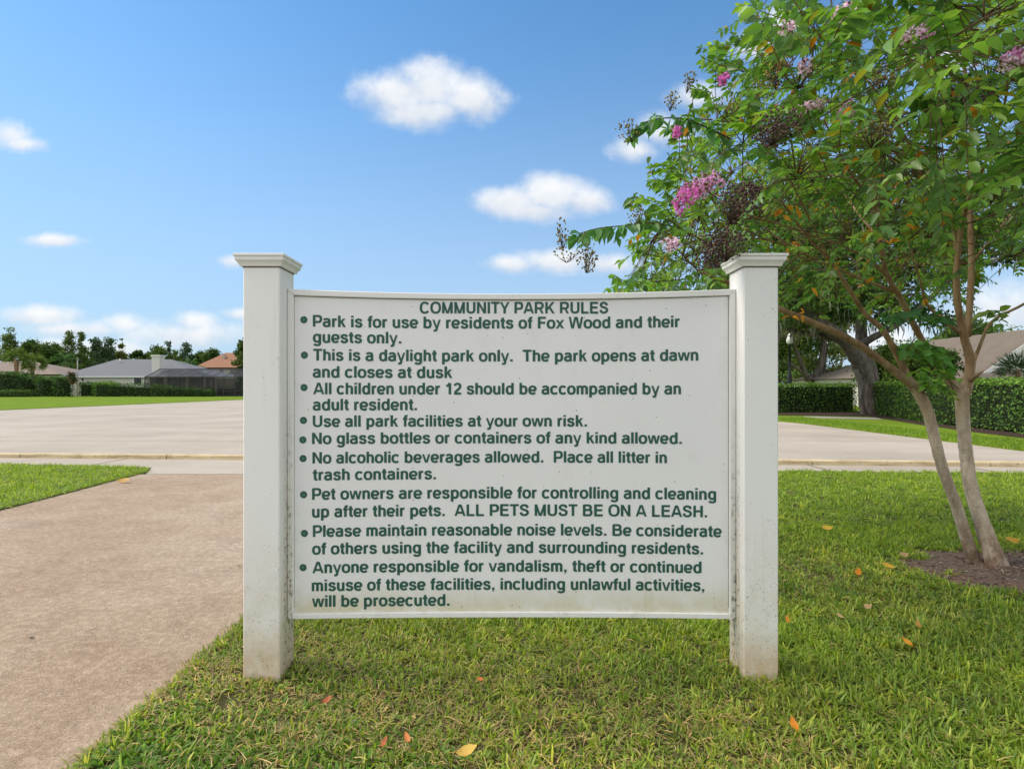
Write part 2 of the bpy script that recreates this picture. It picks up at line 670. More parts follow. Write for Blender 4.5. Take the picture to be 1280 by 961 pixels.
def mat_sign_paint(name, base=(.785, .782, .777), zlo=.02, zhi=.75, speck=1.0):
    """chalky off-white vinyl: mildew specks and tan splash-back thickening towards the soil"""
    t = NT(name)
    p = t.pos()
    z = t.sep(t.pos())[2]
    n = t.noise(p, 2.3, 5, .6)
    c = t.mix(n, tuple(x * .95 for x in base), tuple(x * 1.05 for x in base))
    streak = t.noise(t.pos((26, 26, .9)), 1.0, 4, .6)
    c = t.mix(t.math('MULTIPLY', t.rng(streak, .55, .78), .16), c, (.40, .38, .28))
    low = t.rng(z, zhi * 1.25, zlo)
    lowm = t.math('MULTIPLY', low, t.rng(t.noise(p, 7.0, 5, .7), .22, .72))
    c = t.mix(t.math('MULTIPLY', lowm, .6), c, (.60, .50, .35))
    foot = t.math('MULTIPLY', t.rng(z, .30, .03), t.rng(t.noise(t.pos((1, 1, .6)), 12, 5, .7), .15, .6))
    c = t.mix(t.math('MULTIPLY', foot, .92 if zhi > 0 else 0.0), c, (.55, .40, .24))
    gr = t.math('MULTIPLY', t.rng(t.noise(p, 11, 4, .7), .5, .75), t.rng(z, .9, .1))
    c = t.mix(t.math('MULTIPLY', gr, .35), c, (.33, .33, .19))
    sp = t.math('MAXIMUM', t.rng(t.noise(t.pos((1, 1, .8)), 150, 2, .5), .66, .72), t.rng(t.noise(t.pos((1, 1, .7)), 62, 3, .6), .69, .74))
    patch = t.rng(t.noise(p, 5, 4, .65), .46, .66)
    amt = t.math('MULTIPLY', sp, t.math('ADD', t.math('MULTIPLY', patch, .7 * speck), t.math('MULTIPLY', low, 1.0), True))
    c = t.mix(amt, c, (.13, .115, .085))
    ax = t.math('ABSOLUTE', t.sep(t.pos())[0])
    inner = t.math('MULTIPLY', t.math('MULTIPLY', t.math('MULTIPLY', t.rng(ax, 1.068, 1.060), t.rng(ax, 1.028, 1.040)), t.rng(z, 1.5, .35)), t.rng(t.sep(t.pos())[1], 2.575, 2.60))
    c = t.mix(t.math('MULTIPLY', inner, .35), c, (.42, .37, .25))
    c = t.mix(t.math('MULTIPLY', inner, t.math('MULTIPLY', t.rng(t.noise(t.pos((1, 1, .5)), 70, 4, .7), .52, .62), .8)), c, (.085, .07, .045))
    v2 = t.voro(p, 13)
    sp2 = t.math('MULTIPLY', t.rng(v2, .075, .035), t.rng(t.sep(t.voro(p, 13, out='Color'))[1], .55, .6))
    c = t.mix(t.math('MULTIPLY', sp2, .65 * speck), c, (.09, .085, .08))
    t.color(c).rough(.55).bump(t.noise(p, 120, 3), .08, .002)
    return t.m


def mat_panel():
    t = NT('sign_panel_paint')
    p = t.pos()
    x, y, z = t.sep(t.pos())
    n = t.noise(p, 1.6, 5, .6)
    c = t.mix(n, (.735, .728, .735), (.795, .787, .792))
    dirt = t.noise(t.pos((1, 1, .5)), 9, 6, .7)
    c = t.mix(t.math('MULTIPLY', t.rng(dirt, .5, .75), .10), c, (.38, .37, .34))
    # algae runs that start under the lower lines of lettering
    drip = t.rng(t.noise(t.pos((7.5, 1, .12)), 1.0, 3, .5), .60, .74)
    c = t.mix(t.math('MULTIPLY', t.math('MULTIPLY', drip, t.rng(z, .66, .34)), .55), c, (.42, .40, .17))
    low = t.math('MULTIPLY', t.rng(z, .46, .26), t.rng(t.noise(p, 6, 5, .7), .2, .6))
    c = t.mix(t.math('MULTIPLY', low, .8), c, (.56, .50, .31))
    edge = t.rng(t.math('ABSOLUTE', x), .96, 1.06)
    c = t.mix(t.math('MULTIPLY', t.math('MULTIPLY', edge, t.rng(t.noise(p, 12, 4, .7), .4, .7)), .25), c, (.38, .37, .30))
    sel = t.voro(p, 26, out='Color')
    sp = t.math('MULTIPLY', t.rng(t.voro(p, 26), .105, .05), t.rng(t.sep(sel)[0], .74, .78))
    c = t.mix(t.math('MULTIPLY', sp, .75), c, (.13, .12, .105))
    sel2 = t.voro(p, 75, out='Color')
    sp2 = t.math('MULTIPLY', t.rng(t.voro(p, 75), .22, .10), t.rng(t.sep(sel2)[0], .86, .9))
    c = t.mix(t.math('MULTIPLY', sp2, t.math('ADD', .18, t.math('MULTIPLY', t.rng(z, .7, .25), .4))), c, (.20, .19, .15))
    t.color(c).rough(.5)
    return t.m


def mat_bark(name, a, b, c3, sx=9, sz=1.5, bump=.5, patch=None):
    t = NT(name)
    p = t.pos((sx, sx, sz))
    n = t.noise(p, 1.6, 6, .65)
    c = t.ramp(n, [(.3, a), (.5, b), (.72, c3)])
    if patch:
        q = t.rng(t.noise(t.pos((4, 4, 2.0)), 1.7, 4, .6), .52, .66)
        c = t.mix(t.math('MULTIPLY', q, .8), c, patch)
    t.color(c).rough(.85).bump(n, bump, .02)
    return t.m


def mat_crape():
    """smooth mottled bark: grey and tan on the old stems, cinnamon on the young limbs"""
    t = NT('crape_bark')
    p = t.pos((9, 9, 2.2))
    n = t.noise(p, 1.6, 6, .65)
    old = t.ramp(n, [(.3, (.27, .205, .155)), (.5, (.50, .405, .32)), (.72, (.68, .58, .475))])
    q = t.rng(t.noise(t.pos((5, 5, 2.0)), 1.9, 5, .65), .55, .68)
    old = t.mix(t.math('MULTIPLY', q, .7), old, (.25, .12, .06))
    q2 = t.rng(t.noise(t.pos((7, 7, 5.0)), 2.3, 4, .65), .58, .7)
    old = t.mix(t.math('MULTIPLY', q2, .6), old, (.20, .21, .13))
    gr = t.noise(t.pos((3, 3, 14)), 9, 5, .7)
    old = t.mix(t.math('MULTIPLY', t.rng(gr, .45, .7), .5), old, t.mix(1.0, old, (.55, .5, .46), 'MULTIPLY'))
    zz = t.sep(t.pos())[2]
    root = t.math('MULTIPLY', t.rng(zz, .42, .05), t.rng(t.noise(t.pos((1, 1, .7)), 9, 5, .7), .38, .58))
    old = t.mix(t.math('MULTIPLY', root, .85), old, (.13, .075, .045))
    young = t.ramp(n, [(.3, (.17, .10, .055)), (.5, (.32, .20, .11)), (.72, (.47, .35, .22))])
    z = t.sep(t.pos())[2]
    m = t.rng(t.math('ADD', z, t.math('MULTIPLY_ADD', t.noise(t.pos(), 5, 4, .6), .7)), 1.7, 2.5)
    t.color(t.mix(m, old, young)).rough(.8).bump(t.math('ADD', n, t.math('MULTIPLY', gr, .5)), .6, .012)
    return t.m


def mat_roof(name, a, b, course=7.0):
    t = NT(name)
    p = t.pos()
    n = t.noise(p, 1.3, 5, .6)
    c = t.mix(n, a, b)
    z = t.sep(t.pos())[2]
    w = t.N.new('ShaderNodeTexWave')
    w.wave_type = 'BANDS'
    w.bands_direction = 'Z'
    w.inputs['Scale'].default_value = course
    w.inputs['Distortion'].default_value = .6
    t.L.new(t.pos(), w.inputs['Vector'])
    c = t.mix(t.math('MULTIPLY', t.rng(w.outputs['Fac'], .55, .9), .35), c, t.mix(1.0, c, (.5, .5, .5), 'MULTIPLY'))
    c = t.mix(t.math('MULTIPLY', t.rng(t.noise(p, 14, 4, .7), .5, .75), .35), c, t.mix(1.0, c, (.6, .6, .6), 'MULTIPLY'))
    t.color(c).rough(.85)
    return t.m


def mat_screen():
    t = NT('insect_screen')
    t.color(t.mix(t.noise(t.pos(), 3, 3), (.018, .019, .026), (.034, .036, .046))).rough(.7)
    tr = t.N.new('ShaderNodeBsdfTransparent')
    mx = t.N.new('ShaderNodeMixShader')
    mx.inputs[0].default_value = .6
    t.L.new(tr.outputs[0], mx.inputs[1])
    t.L.new(t.b.outputs[0], mx.inputs[2])
    t.L.new(mx.outputs[0], t.out.inputs['Surface'])
    return t.m


M = {}
M['driveway'] = mat_driveway()
M['road'] = mat_road()
M['curb'] = mat_curb()
M['soil'] = mat_soil('lawn_soil', (.05, .046, .018), (.11, .10, .04))
M['turf_far'] = mat_turf('far_turf', (.125, .20, .018), (.165, .245, .022))
M['turf_verge'] = mat_turf('verge_turf', (.13, .205, .020), (.17, .25, .024))
M['ground'] = mat_turf('ground_cover', (.05, .075, .025), (.085, .11, .035))
M['mulch'] = mat_mulch()
M['post'] = mat_sign_paint('post_paint')
M['cap'] = mat_sign_paint('cap_paint', (.78, .775, .76), -1, -.5, 1.2)
M['strip'] = mat_sign_paint('strip_paint', (.75, .745, .74), -.25, .30, 1.0)
M['panel'] = mat_panel()
M['letter'] = mat_plain('green_vinyl', (.026, .098, .074), .42, .25, 20)
M['ring'] = mat_plain('faded_green_vinyl', (.065, .17, .125), .42, .25, 60)
M['leaf'] = mat_leaf('leaf', .42, .4, .5)
M['grass'] = mat_leaf('grass_blade', .38, .5, .4, (1.5, 1.5, .55))
M['far_leaf'] = mat_leaf('far_leaf', .22, .7, .15)
M['dead_leaf'] = mat_leaf('dead_leaf', .25, .6, .3, (1.3, 1.2, .8))
M['petal'] = mat_leaf('petal', .4, .7, .1, (1.1, 1.0, 1.1))
M['seed'] = mat_attr('seed_pod', .55)
M['crape_bark'] = mat_bark('crape_bark', (.10, .075, .05), (.20, .15, .10), (.33, .27, .20), 9, 2.2, .35, (.30, .155, .075))
M['crape_limb_old'] = mat_bark('crape_limb_bark', (.075, .045, .025), (.16, .092, .045), (.26, .165, .085), 12, 3, .3)
M['crape_bark'] = mat_crape()
M['crape_limb'] = M['crape_bark']
M['oak_bark'] = mat_bark('oak_bark', (.045, .038, .032), (.10, .085, .07), (.19, .165, .14), 5, .8, .8)
M['dark_bark'] = mat_bark('dark_bark', (.03, .024, .018), (.07, .055, .042), (.12, .10, .08), 3, .8, .5)
M['palm_bark'] = mat_bark('palm_bark', (.10, .06, .03), (.19, .115, .06), (.27, .18, .10), 3, 5, .6)
M['wall_white'] = mat_plain('white_stucco', (.60, .58, .54), .8, .06, 2)
M['wall_cream'] = mat_plain('cream_stucco', (.55, .48, .37), .8, .06, 2)
M['wall_tan'] = mat_plain('tan_stucco', (.42, .35, .29), .8, .06, 2)
M['trim'] = mat_plain('white_trim', (.68, .68, .67), .6, .05, 2)
M['roof_grey'] = mat_roof('grey_shingle', (.13, .135, .155), (.185, .19, .21))
M['roof_brown'] = mat_roof('brown_shingle', (.145, .118, .092), (.225, .185, .15))
M['roof_tan'] = mat_roof('tan_shingle', (.19, .145, .12), (.26, .205, .17))
M['roof_orange'] = mat_roof('terracotta_tile', (.23, .105, .06), (.32, .165, .095))
M['glass'] = mat_plain('dark_window', (.025, .03, .035), .12, .2, 1)
M['bronze'] = mat_plain('bronze_aluminium', (.055, .05, .048), .5, .15, 3)
M['pole'] = mat_plain('galvanised_pole', (.30, .28, .24), .5, .15, 5)
M['black'] = mat_plain('black_metal', (.012, .013, .014), .4, .2, 8)
M['globe'] = mat_plain('milky_globe', (.62, .64, .62), .3, .06, 8)
M['hedge_core'] = mat_plain('hedge_filler', (.014, .022, .008), .95, .3, 6)
M['screen'] = mat_screen()


# ------------------------------------------------------------------ ground
def sheet(name, poly, z, mat, kind='structure', sub=None):
    mb = MB()
    mb.add([(x, y, z) for x, y in poly], [tuple(range(len(poly)))])
    return tag(mb.build(name, mat), kind=kind)


def curb_y(x):
    return 10.17 - 0.0680 * x


def walk_y(x):
    return 9.27 - 0.0600 * x


sheet('ground', [(-1200, -300), (1200, -300), (1200, 1500), (-1200, 1500)], -.06, M['ground'])
ROAD_L, ROAD_R = -31.0, 10.9
DR_L, DR_R, DR_END = -5.75, -1.53, 8.74
xs = [ROAD_L, 26]
sheet('road', [(ROAD_L, curb_y(ROAD_L) + .14), (ROAD_R, curb_y(ROAD_R) + .14), (ROAD_R + .15, 21), (ROAD_R - .7, 26), (ROAD_R - .7, 74), (ROAD_L, 74)], .0, M['road'])
sheet('pavement', [(-60, walk_y(-60) - .1), (DR_L - .4, walk_y(DR_L) - .1), (DR_L - .0, DR_END), (DR_R + .2, DR_END),
                   (DR_R + .5, walk_y(0) - .15), (30, walk_y(30) - .1), (30, curb_y(30) + .02), (-60, curb_y(-60) + .02)], -.004, mat_road('pavement_concrete'))
sheet('driveway', [(DR_L - .12, -6), (DR_R + .12, -6), (DR_R + .12, DR_END), (DR_L - .12, DR_END)], .0, M['driveway'])
# kerb in cast lengths with open joints
mb = MB()
x = -60.0
ang = math.atan(-.068)
while x < 30:
    x1 = x + 2.95
    prof = [(0, -.02), (.006, .062), (.022, .078), (.13, .082), (.15, .03), (.15, -.02)]
    vs, fs = [], []
    for xx in (x, x1):
        for (dy, z) in prof:
            vs.append((xx, curb_y(xx) + dy, z))
    k = len(prof)
    for i in range(k):
        fs.append((i, (i + 1) % k, k + (i + 1) % k, k + i))
    fs += [tuple(range(k))[::-1], tuple(range(k, 2 * k))]
    mb.add(vs, fs)
    x = x1 + .018
tag(mb.build('kerb', M['curb']), kind='structure')
# pavement joints
mb = MB()
for xj in (-9.6, -7.4, -2.4, 2.6, 5.2, 7.8):
    sx = .9 if xj < -8 else 0
    mb.quad((xj, walk_y(xj) - .1, .0005), (xj + .02, walk_y(xj) - .1, .0005), (xj + .02 + sx, curb_y(xj + sx), .0005), (xj + sx, curb_y(xj + sx), .0005))
mb.quad((DR_L, DR_END - .012, .0035), (DR_R + .2, DR_END - .012, .0035), (DR_R + .2, DR_END + .012, .0035), (DR_L, DR_END + .012, .0035))
tag(mb.build('pavement_joint', mat_plain('joint_dirt', (.12, .105, .085), .9)), kind='structure')

# lawns: near ones carry real blades; far ones are mown turf
LAWN_R = [(DR_R, -6), (14, -6), (14, walk_y(14)), (6, walk_y(6)), (0, walk_y(0) - .05), (DR_R + .35, walk_y(-1) - .25), (DR_R, DR_END - .5)]
LAWN_L = [(-16, -6), (DR_L + .25, -6), (DR_L + .18, 4), (DR_L + .06, 7), (DR_L - .14, 9.0), (DR_L - .3, 9.3), (DR_L - .8, 9.5), (-9, walk_y(-9)), (-16, walk_y(-16))]
mb = MB()
mb.prism(LAWN_R, -.05, .012)
mb.build('lawn', M['soil'])['kind'] = 'structure'
mb = MB()
mb.prism(LAWN_L, -.05, .012)
mb.build('lawn', M['soil'])['kind'] = 'structure'
mb = MB()
mb.prism([(-260, 2), (ROAD_L - .25, 12), (ROAD_L, 33), (ROAD_L, 74.0), (ROAD_R - .7, 74.0), (60, 74), (60, 150), (-260, 150)], -.05, .03)
tag(mb.build('lawn', M['turf_far']), kind='structure')
mb = MB()
mb.prism([(ROAD_R, curb_y(11) + .14), (60, 4.5), (60, 60), (ROAD_R - .7, 60), (ROAD_R - .7, 26), (ROAD_R + .15, 21)], -.05, .035)
tag(mb.build('verge', M['turf_verge']), kind='structure')


def in_poly(x, y, poly):
    r = np.zeros(len(x), bool)
    n = len(poly)
    for i in range(n):
        x0, y0 = poly[i]
        x1, y1 = poly[(i + 1) % n]
        c = ((y0 > y) != (y1 > y)) & (x < (x1 - x0) * (y - y0) / (y1 - y0 + 1e-12) + x0)
        r ^= c
    return r


# mulch bed round the crape myrtle
BED_C = (3.86, 4.06)


def bed_r(x, y):
    dx, dy = (x - BED_C[0]) / .96, (y - BED_C[1]) / .53
    a = np.arctan2(dy, dx)
    wob = 1 + .10 * np.sin(3 * a + 1) + .06 * np.sin(7 * a)
    return np.sqrt(dx * dx + dy * dy) / wob


mb = MB()
ring = []
for k in range(48):
    a = 2 * math.pi * k / 48
    w = (1 + .10 * math.sin(3 * a + 1) + .06 * math.sin(7 * a)) * 1.08
    ring.append((BED_C[0] + .96 * math.cos(a) * w, BED_C[1] + .53 * math.sin(a) * w))
vs = [(BED_C[0], BED_C[1], .05)] + [(BED_C[0] + (x - BED_C[0]) * .6, BED_C[1] + (y - BED_C[1]) * .6, .035 + .008 * math.sin(i * 1.7)) for i, (x, y) in enumerate(ring)] + [(x, y, .008) for x, y in ring]
fs = []
for k in range(48):
    k2 = (k + 1) % 48
    fs.append((0, 1 + k, 1 + k2))
    fs.append((1 + k, 49 + k, 49 + k2, 1 + k2))
mb.add(vs, fs, smooth=True)
tag(mb.build('mulch_bed', M['mulch']), kind='structure')


def grass_cols(x, y, n, rng):
    """leaf colours: patches of fresh, dull and dry turf"""
    fresh = np.array([.265, .385, .038])
    deep = np.array([.135, .235, .034])
    olive = np.array([.40, .415, .08])
    dry = np.array([.58, .45, .21])
    f = fbm(x * 1.3 + 7, y * 1.3, 3)
    t = np.clip((f - .3) / .4, 0, 1) + rng.normal(0, .22, n)
    t = np.clip(t, 0, 1)[:, None]
    c = deep * (1 - t) + fresh * t
    o = np.clip(rng.random(n) * 1.3 - .35 + (fbm(x * 2, y * 2, 9) - .5), 0, 1)[:, None] * .7
    c = c * (1 - o) + olive * o
    far = np.clip((y - 4.2) / 2.2, 0, 1)[:, None]
    c = c * (1 - far * .75) + (fresh * (.85 + .3 * rng.random((n, 1)))) * far * .75
    # worn, thatchy ground in front of and below the sign
    worn = np.exp(-(((x - .05) / 1.25) ** 2 + ((y - 2.25) / .75) ** 2)) * .40 + .42 * np.exp(-(((x + 1.25) / .5) ** 2 + ((y - 2.6) / .5) ** 2)) + .38 * np.exp(-(((x - 2.0) / .8) ** 2 + ((y - 4.1) / .6) ** 2))
    pd = .03 + np.clip(worn * (.35 + 1.3 * fbm(x * 3.1, y * 3.1, 21)), 0, .8) * np.clip((5 - y) / 1.5, 0, 1)
    isdry = rng.random(n) < pd
    c[isdry] = dry * (.4 + .65 * rng.random((isdry.sum(), 1)))
    c *= (.75 + .5 * rng.random((n, 1)))
    return c, isdry, worn


def grass_patch(n, x0, x1, y0, y1, poly, ln, wd, tmpl, rng, weed=True, fall=False):
    # runners root in clumps: blades splay outwards from each one
    nc = n // 9
    cx, cy = rng.uniform(x0, x1, nc), rng.uniform(y0, y1, nc)
    ci = rng.integers(0, nc, n)
    off = rng.normal(0, ln * .30, (n, 2))
    x, y = cx[ci] + off[:, 0], cy[ci] + off[:, 1]
    csize = rng.uniform(.6, 1.35, nc)[ci]
    off *= np.where(y > 5.4, 1.7, 1.0)[:, None]
    x, y = cx[ci] + off[:, 0], cy[ci] + off[:, 1]
    ctone = rng.normal(0, 1, nc)[ci]
    k = in_poly(x, y, poly) & (bed_r(x, y) + .75 * (fbm(x * 5, y * 5, 41) - .5) + .25 * (vnoise(x * 19, y * 19, 4) - .5) > .93 + .08 * rng.random(n))
    # leave the post footings clear
    for sx in (-1, 1):
        k &= ~((np.abs(x - sx * 1.146) < .088) & (np.abs(y - 2.628) < .088))
    x, y, off, csize, ctone = x[k], y[k], off[k], csize[k], ctone[k]
    n = len(x)
    c, isdry, worn = grass_cols(x, y, n, rng)
    c *= np.clip(1 + .20 * ctone, .5, 1.6)[:, None] * np.array([1.0, 1.0, 1.0])
    c[:, 0] *= np.clip(1 + .10 * ctone, .7, 1.4)
    az = np.arctan2(off[:, 1], off[:, 0]) + rng.normal(0, .7, n)
    el = np.radians(np.clip(86 - np.hypot(off[:, 0], off[:, 1]) / (ln * .30) * 30 + rng.normal(0, 14, n), 8, 90))
    el[isdry] = np.radians(rng.uniform(0, 40, isdry.sum()))
    dirs = np.stack([np.cos(az) * np.cos(el), np.sin(az) * np.cos(el), np.sin(el)], 1)
    norms = np.stack([-np.cos(az) * np.sin(el), -np.sin(az) * np.sin(el), np.cos(el)], 1)
    norms += rng.normal(0, .35, (n, 3))
    length = rng.uniform(.55, 1.25, n) * ln * csize * (1 - .35 * np.clip(worn * 2, 0, 1))
    length *= .75 + .5 * fbm(x * 4, y * 4, 31)
    width = rng.uniform(.6, 1.3, n) * wd
    width[isdry] *= .42
    droop = rng.uniform(.1, .6, n)
    if weed:   # low broad-leaved weeds creeping in on the path side
        w = np.exp(-(((x + 1.05) / .75) ** 2 + ((y - 1.75) / .55) ** 2))
        iw = (rng.random(n) < w * 1.1) & ~isdry
        m = iw.sum()
        length[iw] = rng.uniform(.016, .036, m)
        width[iw] = rng.uniform(.010, .018, m)
        c[iw] = np.array([.125, .245, .036]) * (.65 + .8 * rng.random((m, 1)))
        droop[iw] = .2
    z = np.full(n, .012) + rng.uniform(0, .012, n)
    z[isdry] += rng.uniform(0, .02, isdry.sum())
    return np.stack([x, y, z], 1), dirs, norms, length, width, c, droop


rg = np.random.default_rng(5)
parts = [
    grass_patch(125000, -1.6, 3.6, 1.15, 3.2, LAWN_R, .064, .0072, BLADE_T, rg),
    grass_patch(120000, -1.6, 5.4, 3.2, 5.4, LAWN_R, .064, .0075, BLADE_T, rg),
    grass_patch(170000, -1.7, 10.5, 5.4, 9.9, LAWN_R, .075, .009, BLADE_T, rg, False),
    grass_patch(110000, -11.5, -5.4, 4.5, 10.1, LAWN_L, .075, .009, BLADE_T, rg, False)]
# tufts leaning over the concrete edges
for (xa, ya, xb, yb, n) in ((DR_R, 1.1, DR_R, 8.3, 9000), (DR_L + .16, 4.6, DR_L - .14, 9.0, 5000)):
    t = rg.random(n)
    x = xa + (xb - xa) * t + rg.normal(0, .025, n)
    y = ya + (yb - ya) * t
    c, isd, w = grass_cols(x, y, n, rg)
    c *= .85
    az = rg.uniform(0, 2 * np.pi, n)
    el = np.radians(rg.uniform(10, 80, n))
    d = np.stack([np.cos(az) * np.cos(el), np.sin(az) * np.cos(el), np.sin(el)], 1)
    nn = np.stack([-np.cos(az) * np.sin(el), -np.sin(az) * np.sin(el), np.cos(el)], 1)
    parts.append((np.stack([x, y, np.full(n, .006)], 1), d, nn, rg.uniform(.02, .055, n), rg.uniform(.004, .008, n), c, rg.uniform(.1, .6, n)))
cat_ = [np.concatenate([p[i] for p in parts]) for i in range(7)]
g = scatter('grass', BLADE_T, cat_[0], cat_[1], cat_[2], cat_[3], cat_[4], cat_[5], M['grass'], droop=cat_[6], smooth=True)
tag(g, 'green mown lawn grass with dry thatchy patches under the rules sign', 'grass', kind='stuff')
# verge across the road: short blades along its near edge and top
n = 26000
t = rg.random(n) ** 1.6
x = ROAD_R + rg.random(n) * 3.2
y = 10.5 + 14 * t
k = x < 12.6 + .02 * (y - 10)
x, y = x[k], y[k]
n = len(x)
az = rg.uniform(0, 2 * np.pi, n)
el = np.radians(rg.uniform(40, 90, n))
d = np.stack([np.cos(az) * np.cos(el), np.sin(az) * np.cos(el), np.sin(el)], 1)
c = np.array([.20, .31, .03]) * (.6 + .8 * rg.random((n, 1)))
v_ = scatter('grass', BLADE2_T, np.stack([x, y, np.full(n, .03)], 1), d, rand_dirs(n, rg), rg.uniform(.04, .09, n), rg.uniform(.01, .02, n), c, M['grass'])
tag(v_, 'bright mown grass verge between the road and the clipped hedge', 'grass', kind='stuff')

n = 2600
a_ = rg.uniform(0, 2 * np.pi, n)
r_ = np.sqrt(rg.random(n)) * 1.02
x, y = BED_C[0] + .96 * r_ * np.cos(a_), BED_C[1] + .53 * r_ * np.sin(a_)
c = np.array([[.16, .105, .075], [.30, .22, .17], [.42, .34, .27], [.09, .06, .045]])[rg.integers(0, 4, n)] * rg.uniform(.6, 1.3, (n, 1))
d = rand_dirs(n, rg)
d[:, 2] *= .25
mc = scatter('mulch_chips', CARD_T, np.stack([x, y, .012 + .04 * (1 - r_) + rg.uniform(.004, .014, n)], 1), d, rand_dirs(n, rg) * .4 + np.array([0, 0, 1.0]), rg.uniform(.015, .05, n), rg.uniform(.006, .014, n), c, M['dead_leaf'])
tag(mc, 'loose brown wood chips and bark bits on the tree bed', 'mulch', kind='stuff')

# ------------------------------------------------------------------ the sign
SIGN_D = 2.544            # front face of the posts
PW = .168                 # post width
XI, XO = 1.0600, 1.2285   # inner and outer post faces
sign = empty('park_rules_sign', (0, SIGN_D + PW / 2, 0), 'large white park rules sign with green lettering between two capped posts', 'sign')


def chamfer_post(mb, x0, x1, y0, y1, z0, z1, b=.006, wob=0.0):
    poly = [(x0 + b, y0), (x1 - b, y0), (x1, y0 + b), (x1, y1 - b), (x1 - b, y1), (x0 + b, y1), (x0, y1 - b), (x0, y0 + b)]
    mb.prism(poly, z0, z1)


for s in (-1, 1):
    x0, x1 = sorted((s * XI, s * XO))
    if s == 1:
        x0, x1 = x0 - .004, x1 - .012
    mb = MB()
    chamfer_post(mb, x0, x1, SIGN_D, SIGN_D + PW, -.05, 1.908)
    post = mb.build('post', M['post'], sign)
    mb = MB()
    prof = [(.002, 1.904), (.010, 1.905), (.012, 1.911), (.017, 1.921), (.0225, 1.9265), (.0225, 1.9295), (.0255, 1.931), (.0255, 1.9445), (.029, 1.946), (.031, 1.949), (.031, 1.957), (.029, 1.9585)]
    vs, fs = [], []
    for (o_, z) in prof:
        vs += [(x0 - o_, SIGN_D - o_, z), (x1 + o_, SIGN_D - o_, z), (x1 + o_, SIGN_D + PW + o_, z), (x0 - o_, SIGN_D + PW + o_, z)]
    for i in range(len(prof) - 1):
        for k in range(4):
            k2 = (k + 1) % 4
            fs.append((i * 4 + k, i * 4 + k2, i * 4 + 4 + k2, i * 4 + 4 + k))
    fs.append((3, 2, 1, 0))
    vs.append(((x0 + x1) / 2, SIGN_D + PW / 2, 1.967))
    t0 = (len(prof) - 1) * 4
    for k in range(4):
        fs.append((t0 + k, t0 + (k + 1) % 4, len(vs) - 1))
    mb.add(vs, fs)
    mb.build('post_cap', M['cap'], post)
    # thin dark band standing just proud where the cap meets the post
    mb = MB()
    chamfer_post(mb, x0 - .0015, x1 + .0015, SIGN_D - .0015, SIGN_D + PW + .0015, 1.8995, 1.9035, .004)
    mb.build('cap_seam', mat_plain('seam_dark', (.12, .10, .07), .9), post)

PD = SIGN_D + .093        # panel face depth
FD = PD - .012            # front of the framing strips


def sag(z):
    """how far an edge or a line at height z bows towards eye height at mid-span (metres at panel depth)"""
    t = np.clip((z - .264) / (1.817 - .264), 0, 1)
    return np.interp(t, [0, .12, .4, .62, .75, .9, 1.0], [.0085, .0105, .009, .002, -.004, -.012, -.0235])


def warp(x, z):
    return z + sag(z) * (1 - (x / XI) ** 2)


PZ0, PZ1 = .262, 1.817
SW = .029
nx, nz = 40, 12


def warped_slab(x0, x1, z0, z1, y0, y1, nx=40, nz=1, skew=None):
    mb = MB()
    X = np.linspace(x0, x1, nx + 1)
    Z = np.linspace(z0, z1, nz + 1)
    idx = {}
    vs = []
    for side, yy in enumerate((y0, y1)):
        for j, z in enumerate(Z):
            for i, x in enumerate(X):
                idx[(side, i, j)] = len(vs)
                vs.append((x, yy, float(warp(x, z))))
    fs = []
    for j in range(nz):
        for i in range(nx):
            fs.append((idx[0, i, j], idx[0, i + 1, j], idx[0, i + 1, j + 1], idx[0, i, j + 1]))
            fs.append((idx[1, i, j], idx[1, i, j + 1], idx[1, i + 1, j + 1], idx[1, i + 1, j]))
    for i in range(nx):
        fs.append((idx[0, i, 0], idx[1, i, 0], idx[1, i + 1, 0], idx[0, i + 1, 0]))
        fs.append((idx[0, i, nz], idx[0, i + 1, nz], idx[1, i + 1, nz], idx[1, i, nz]))
    for j in range(nz):
        fs.append((idx[0, 0, j], idx[0, 0, j + 1], idx[1, 0, j + 1], idx[1, 0, j]))
        fs.append((idx[0, nx, j], idx[1, nx, j], idx[1, nx, j + 1], idx[0, nx, j + 1]))
    return mb.add(vs, fs)


panel = warped_slab(-XI + .002, XI - .006, PZ0 + .006, PZ1 - .008, PD, PD + .03, 40, 14).build('panel', M['panel'], sign)
XR = XI - .006


def mitred_strip(x0, x1, top):
    """top or bottom framing strip with mitred ends, rounded front"""
    mb = MB()
    zo, zi = (PZ1, PZ1 - SW) if top else (PZ0, PZ0 + SW * .85)
    rows = [(0, PD + .034), (0, FD + .002), (.10, FD), (.90, FD), (1.0, FD + .003), (1.0, PD - .0005)]
    vs, fs = [], []
    n = 40
    for (t, y) in rows:
        z = zo + (zi - zo) * t
        ins = abs(z - zo)
        for x in np.linspace(x0 + ins + .001, x1 - ins - .001, n + 1):
            vs.append((float(x), y, float(warp(x, z))))
    for r in range(len(rows) - 1):
        for i in range(n):
            a = r * (n + 1) + i
            f = (a, a + 1, a + n + 2, a + n + 1)
            fs.append(f if not top else f[::-1])
    return mb.add(vs, fs)


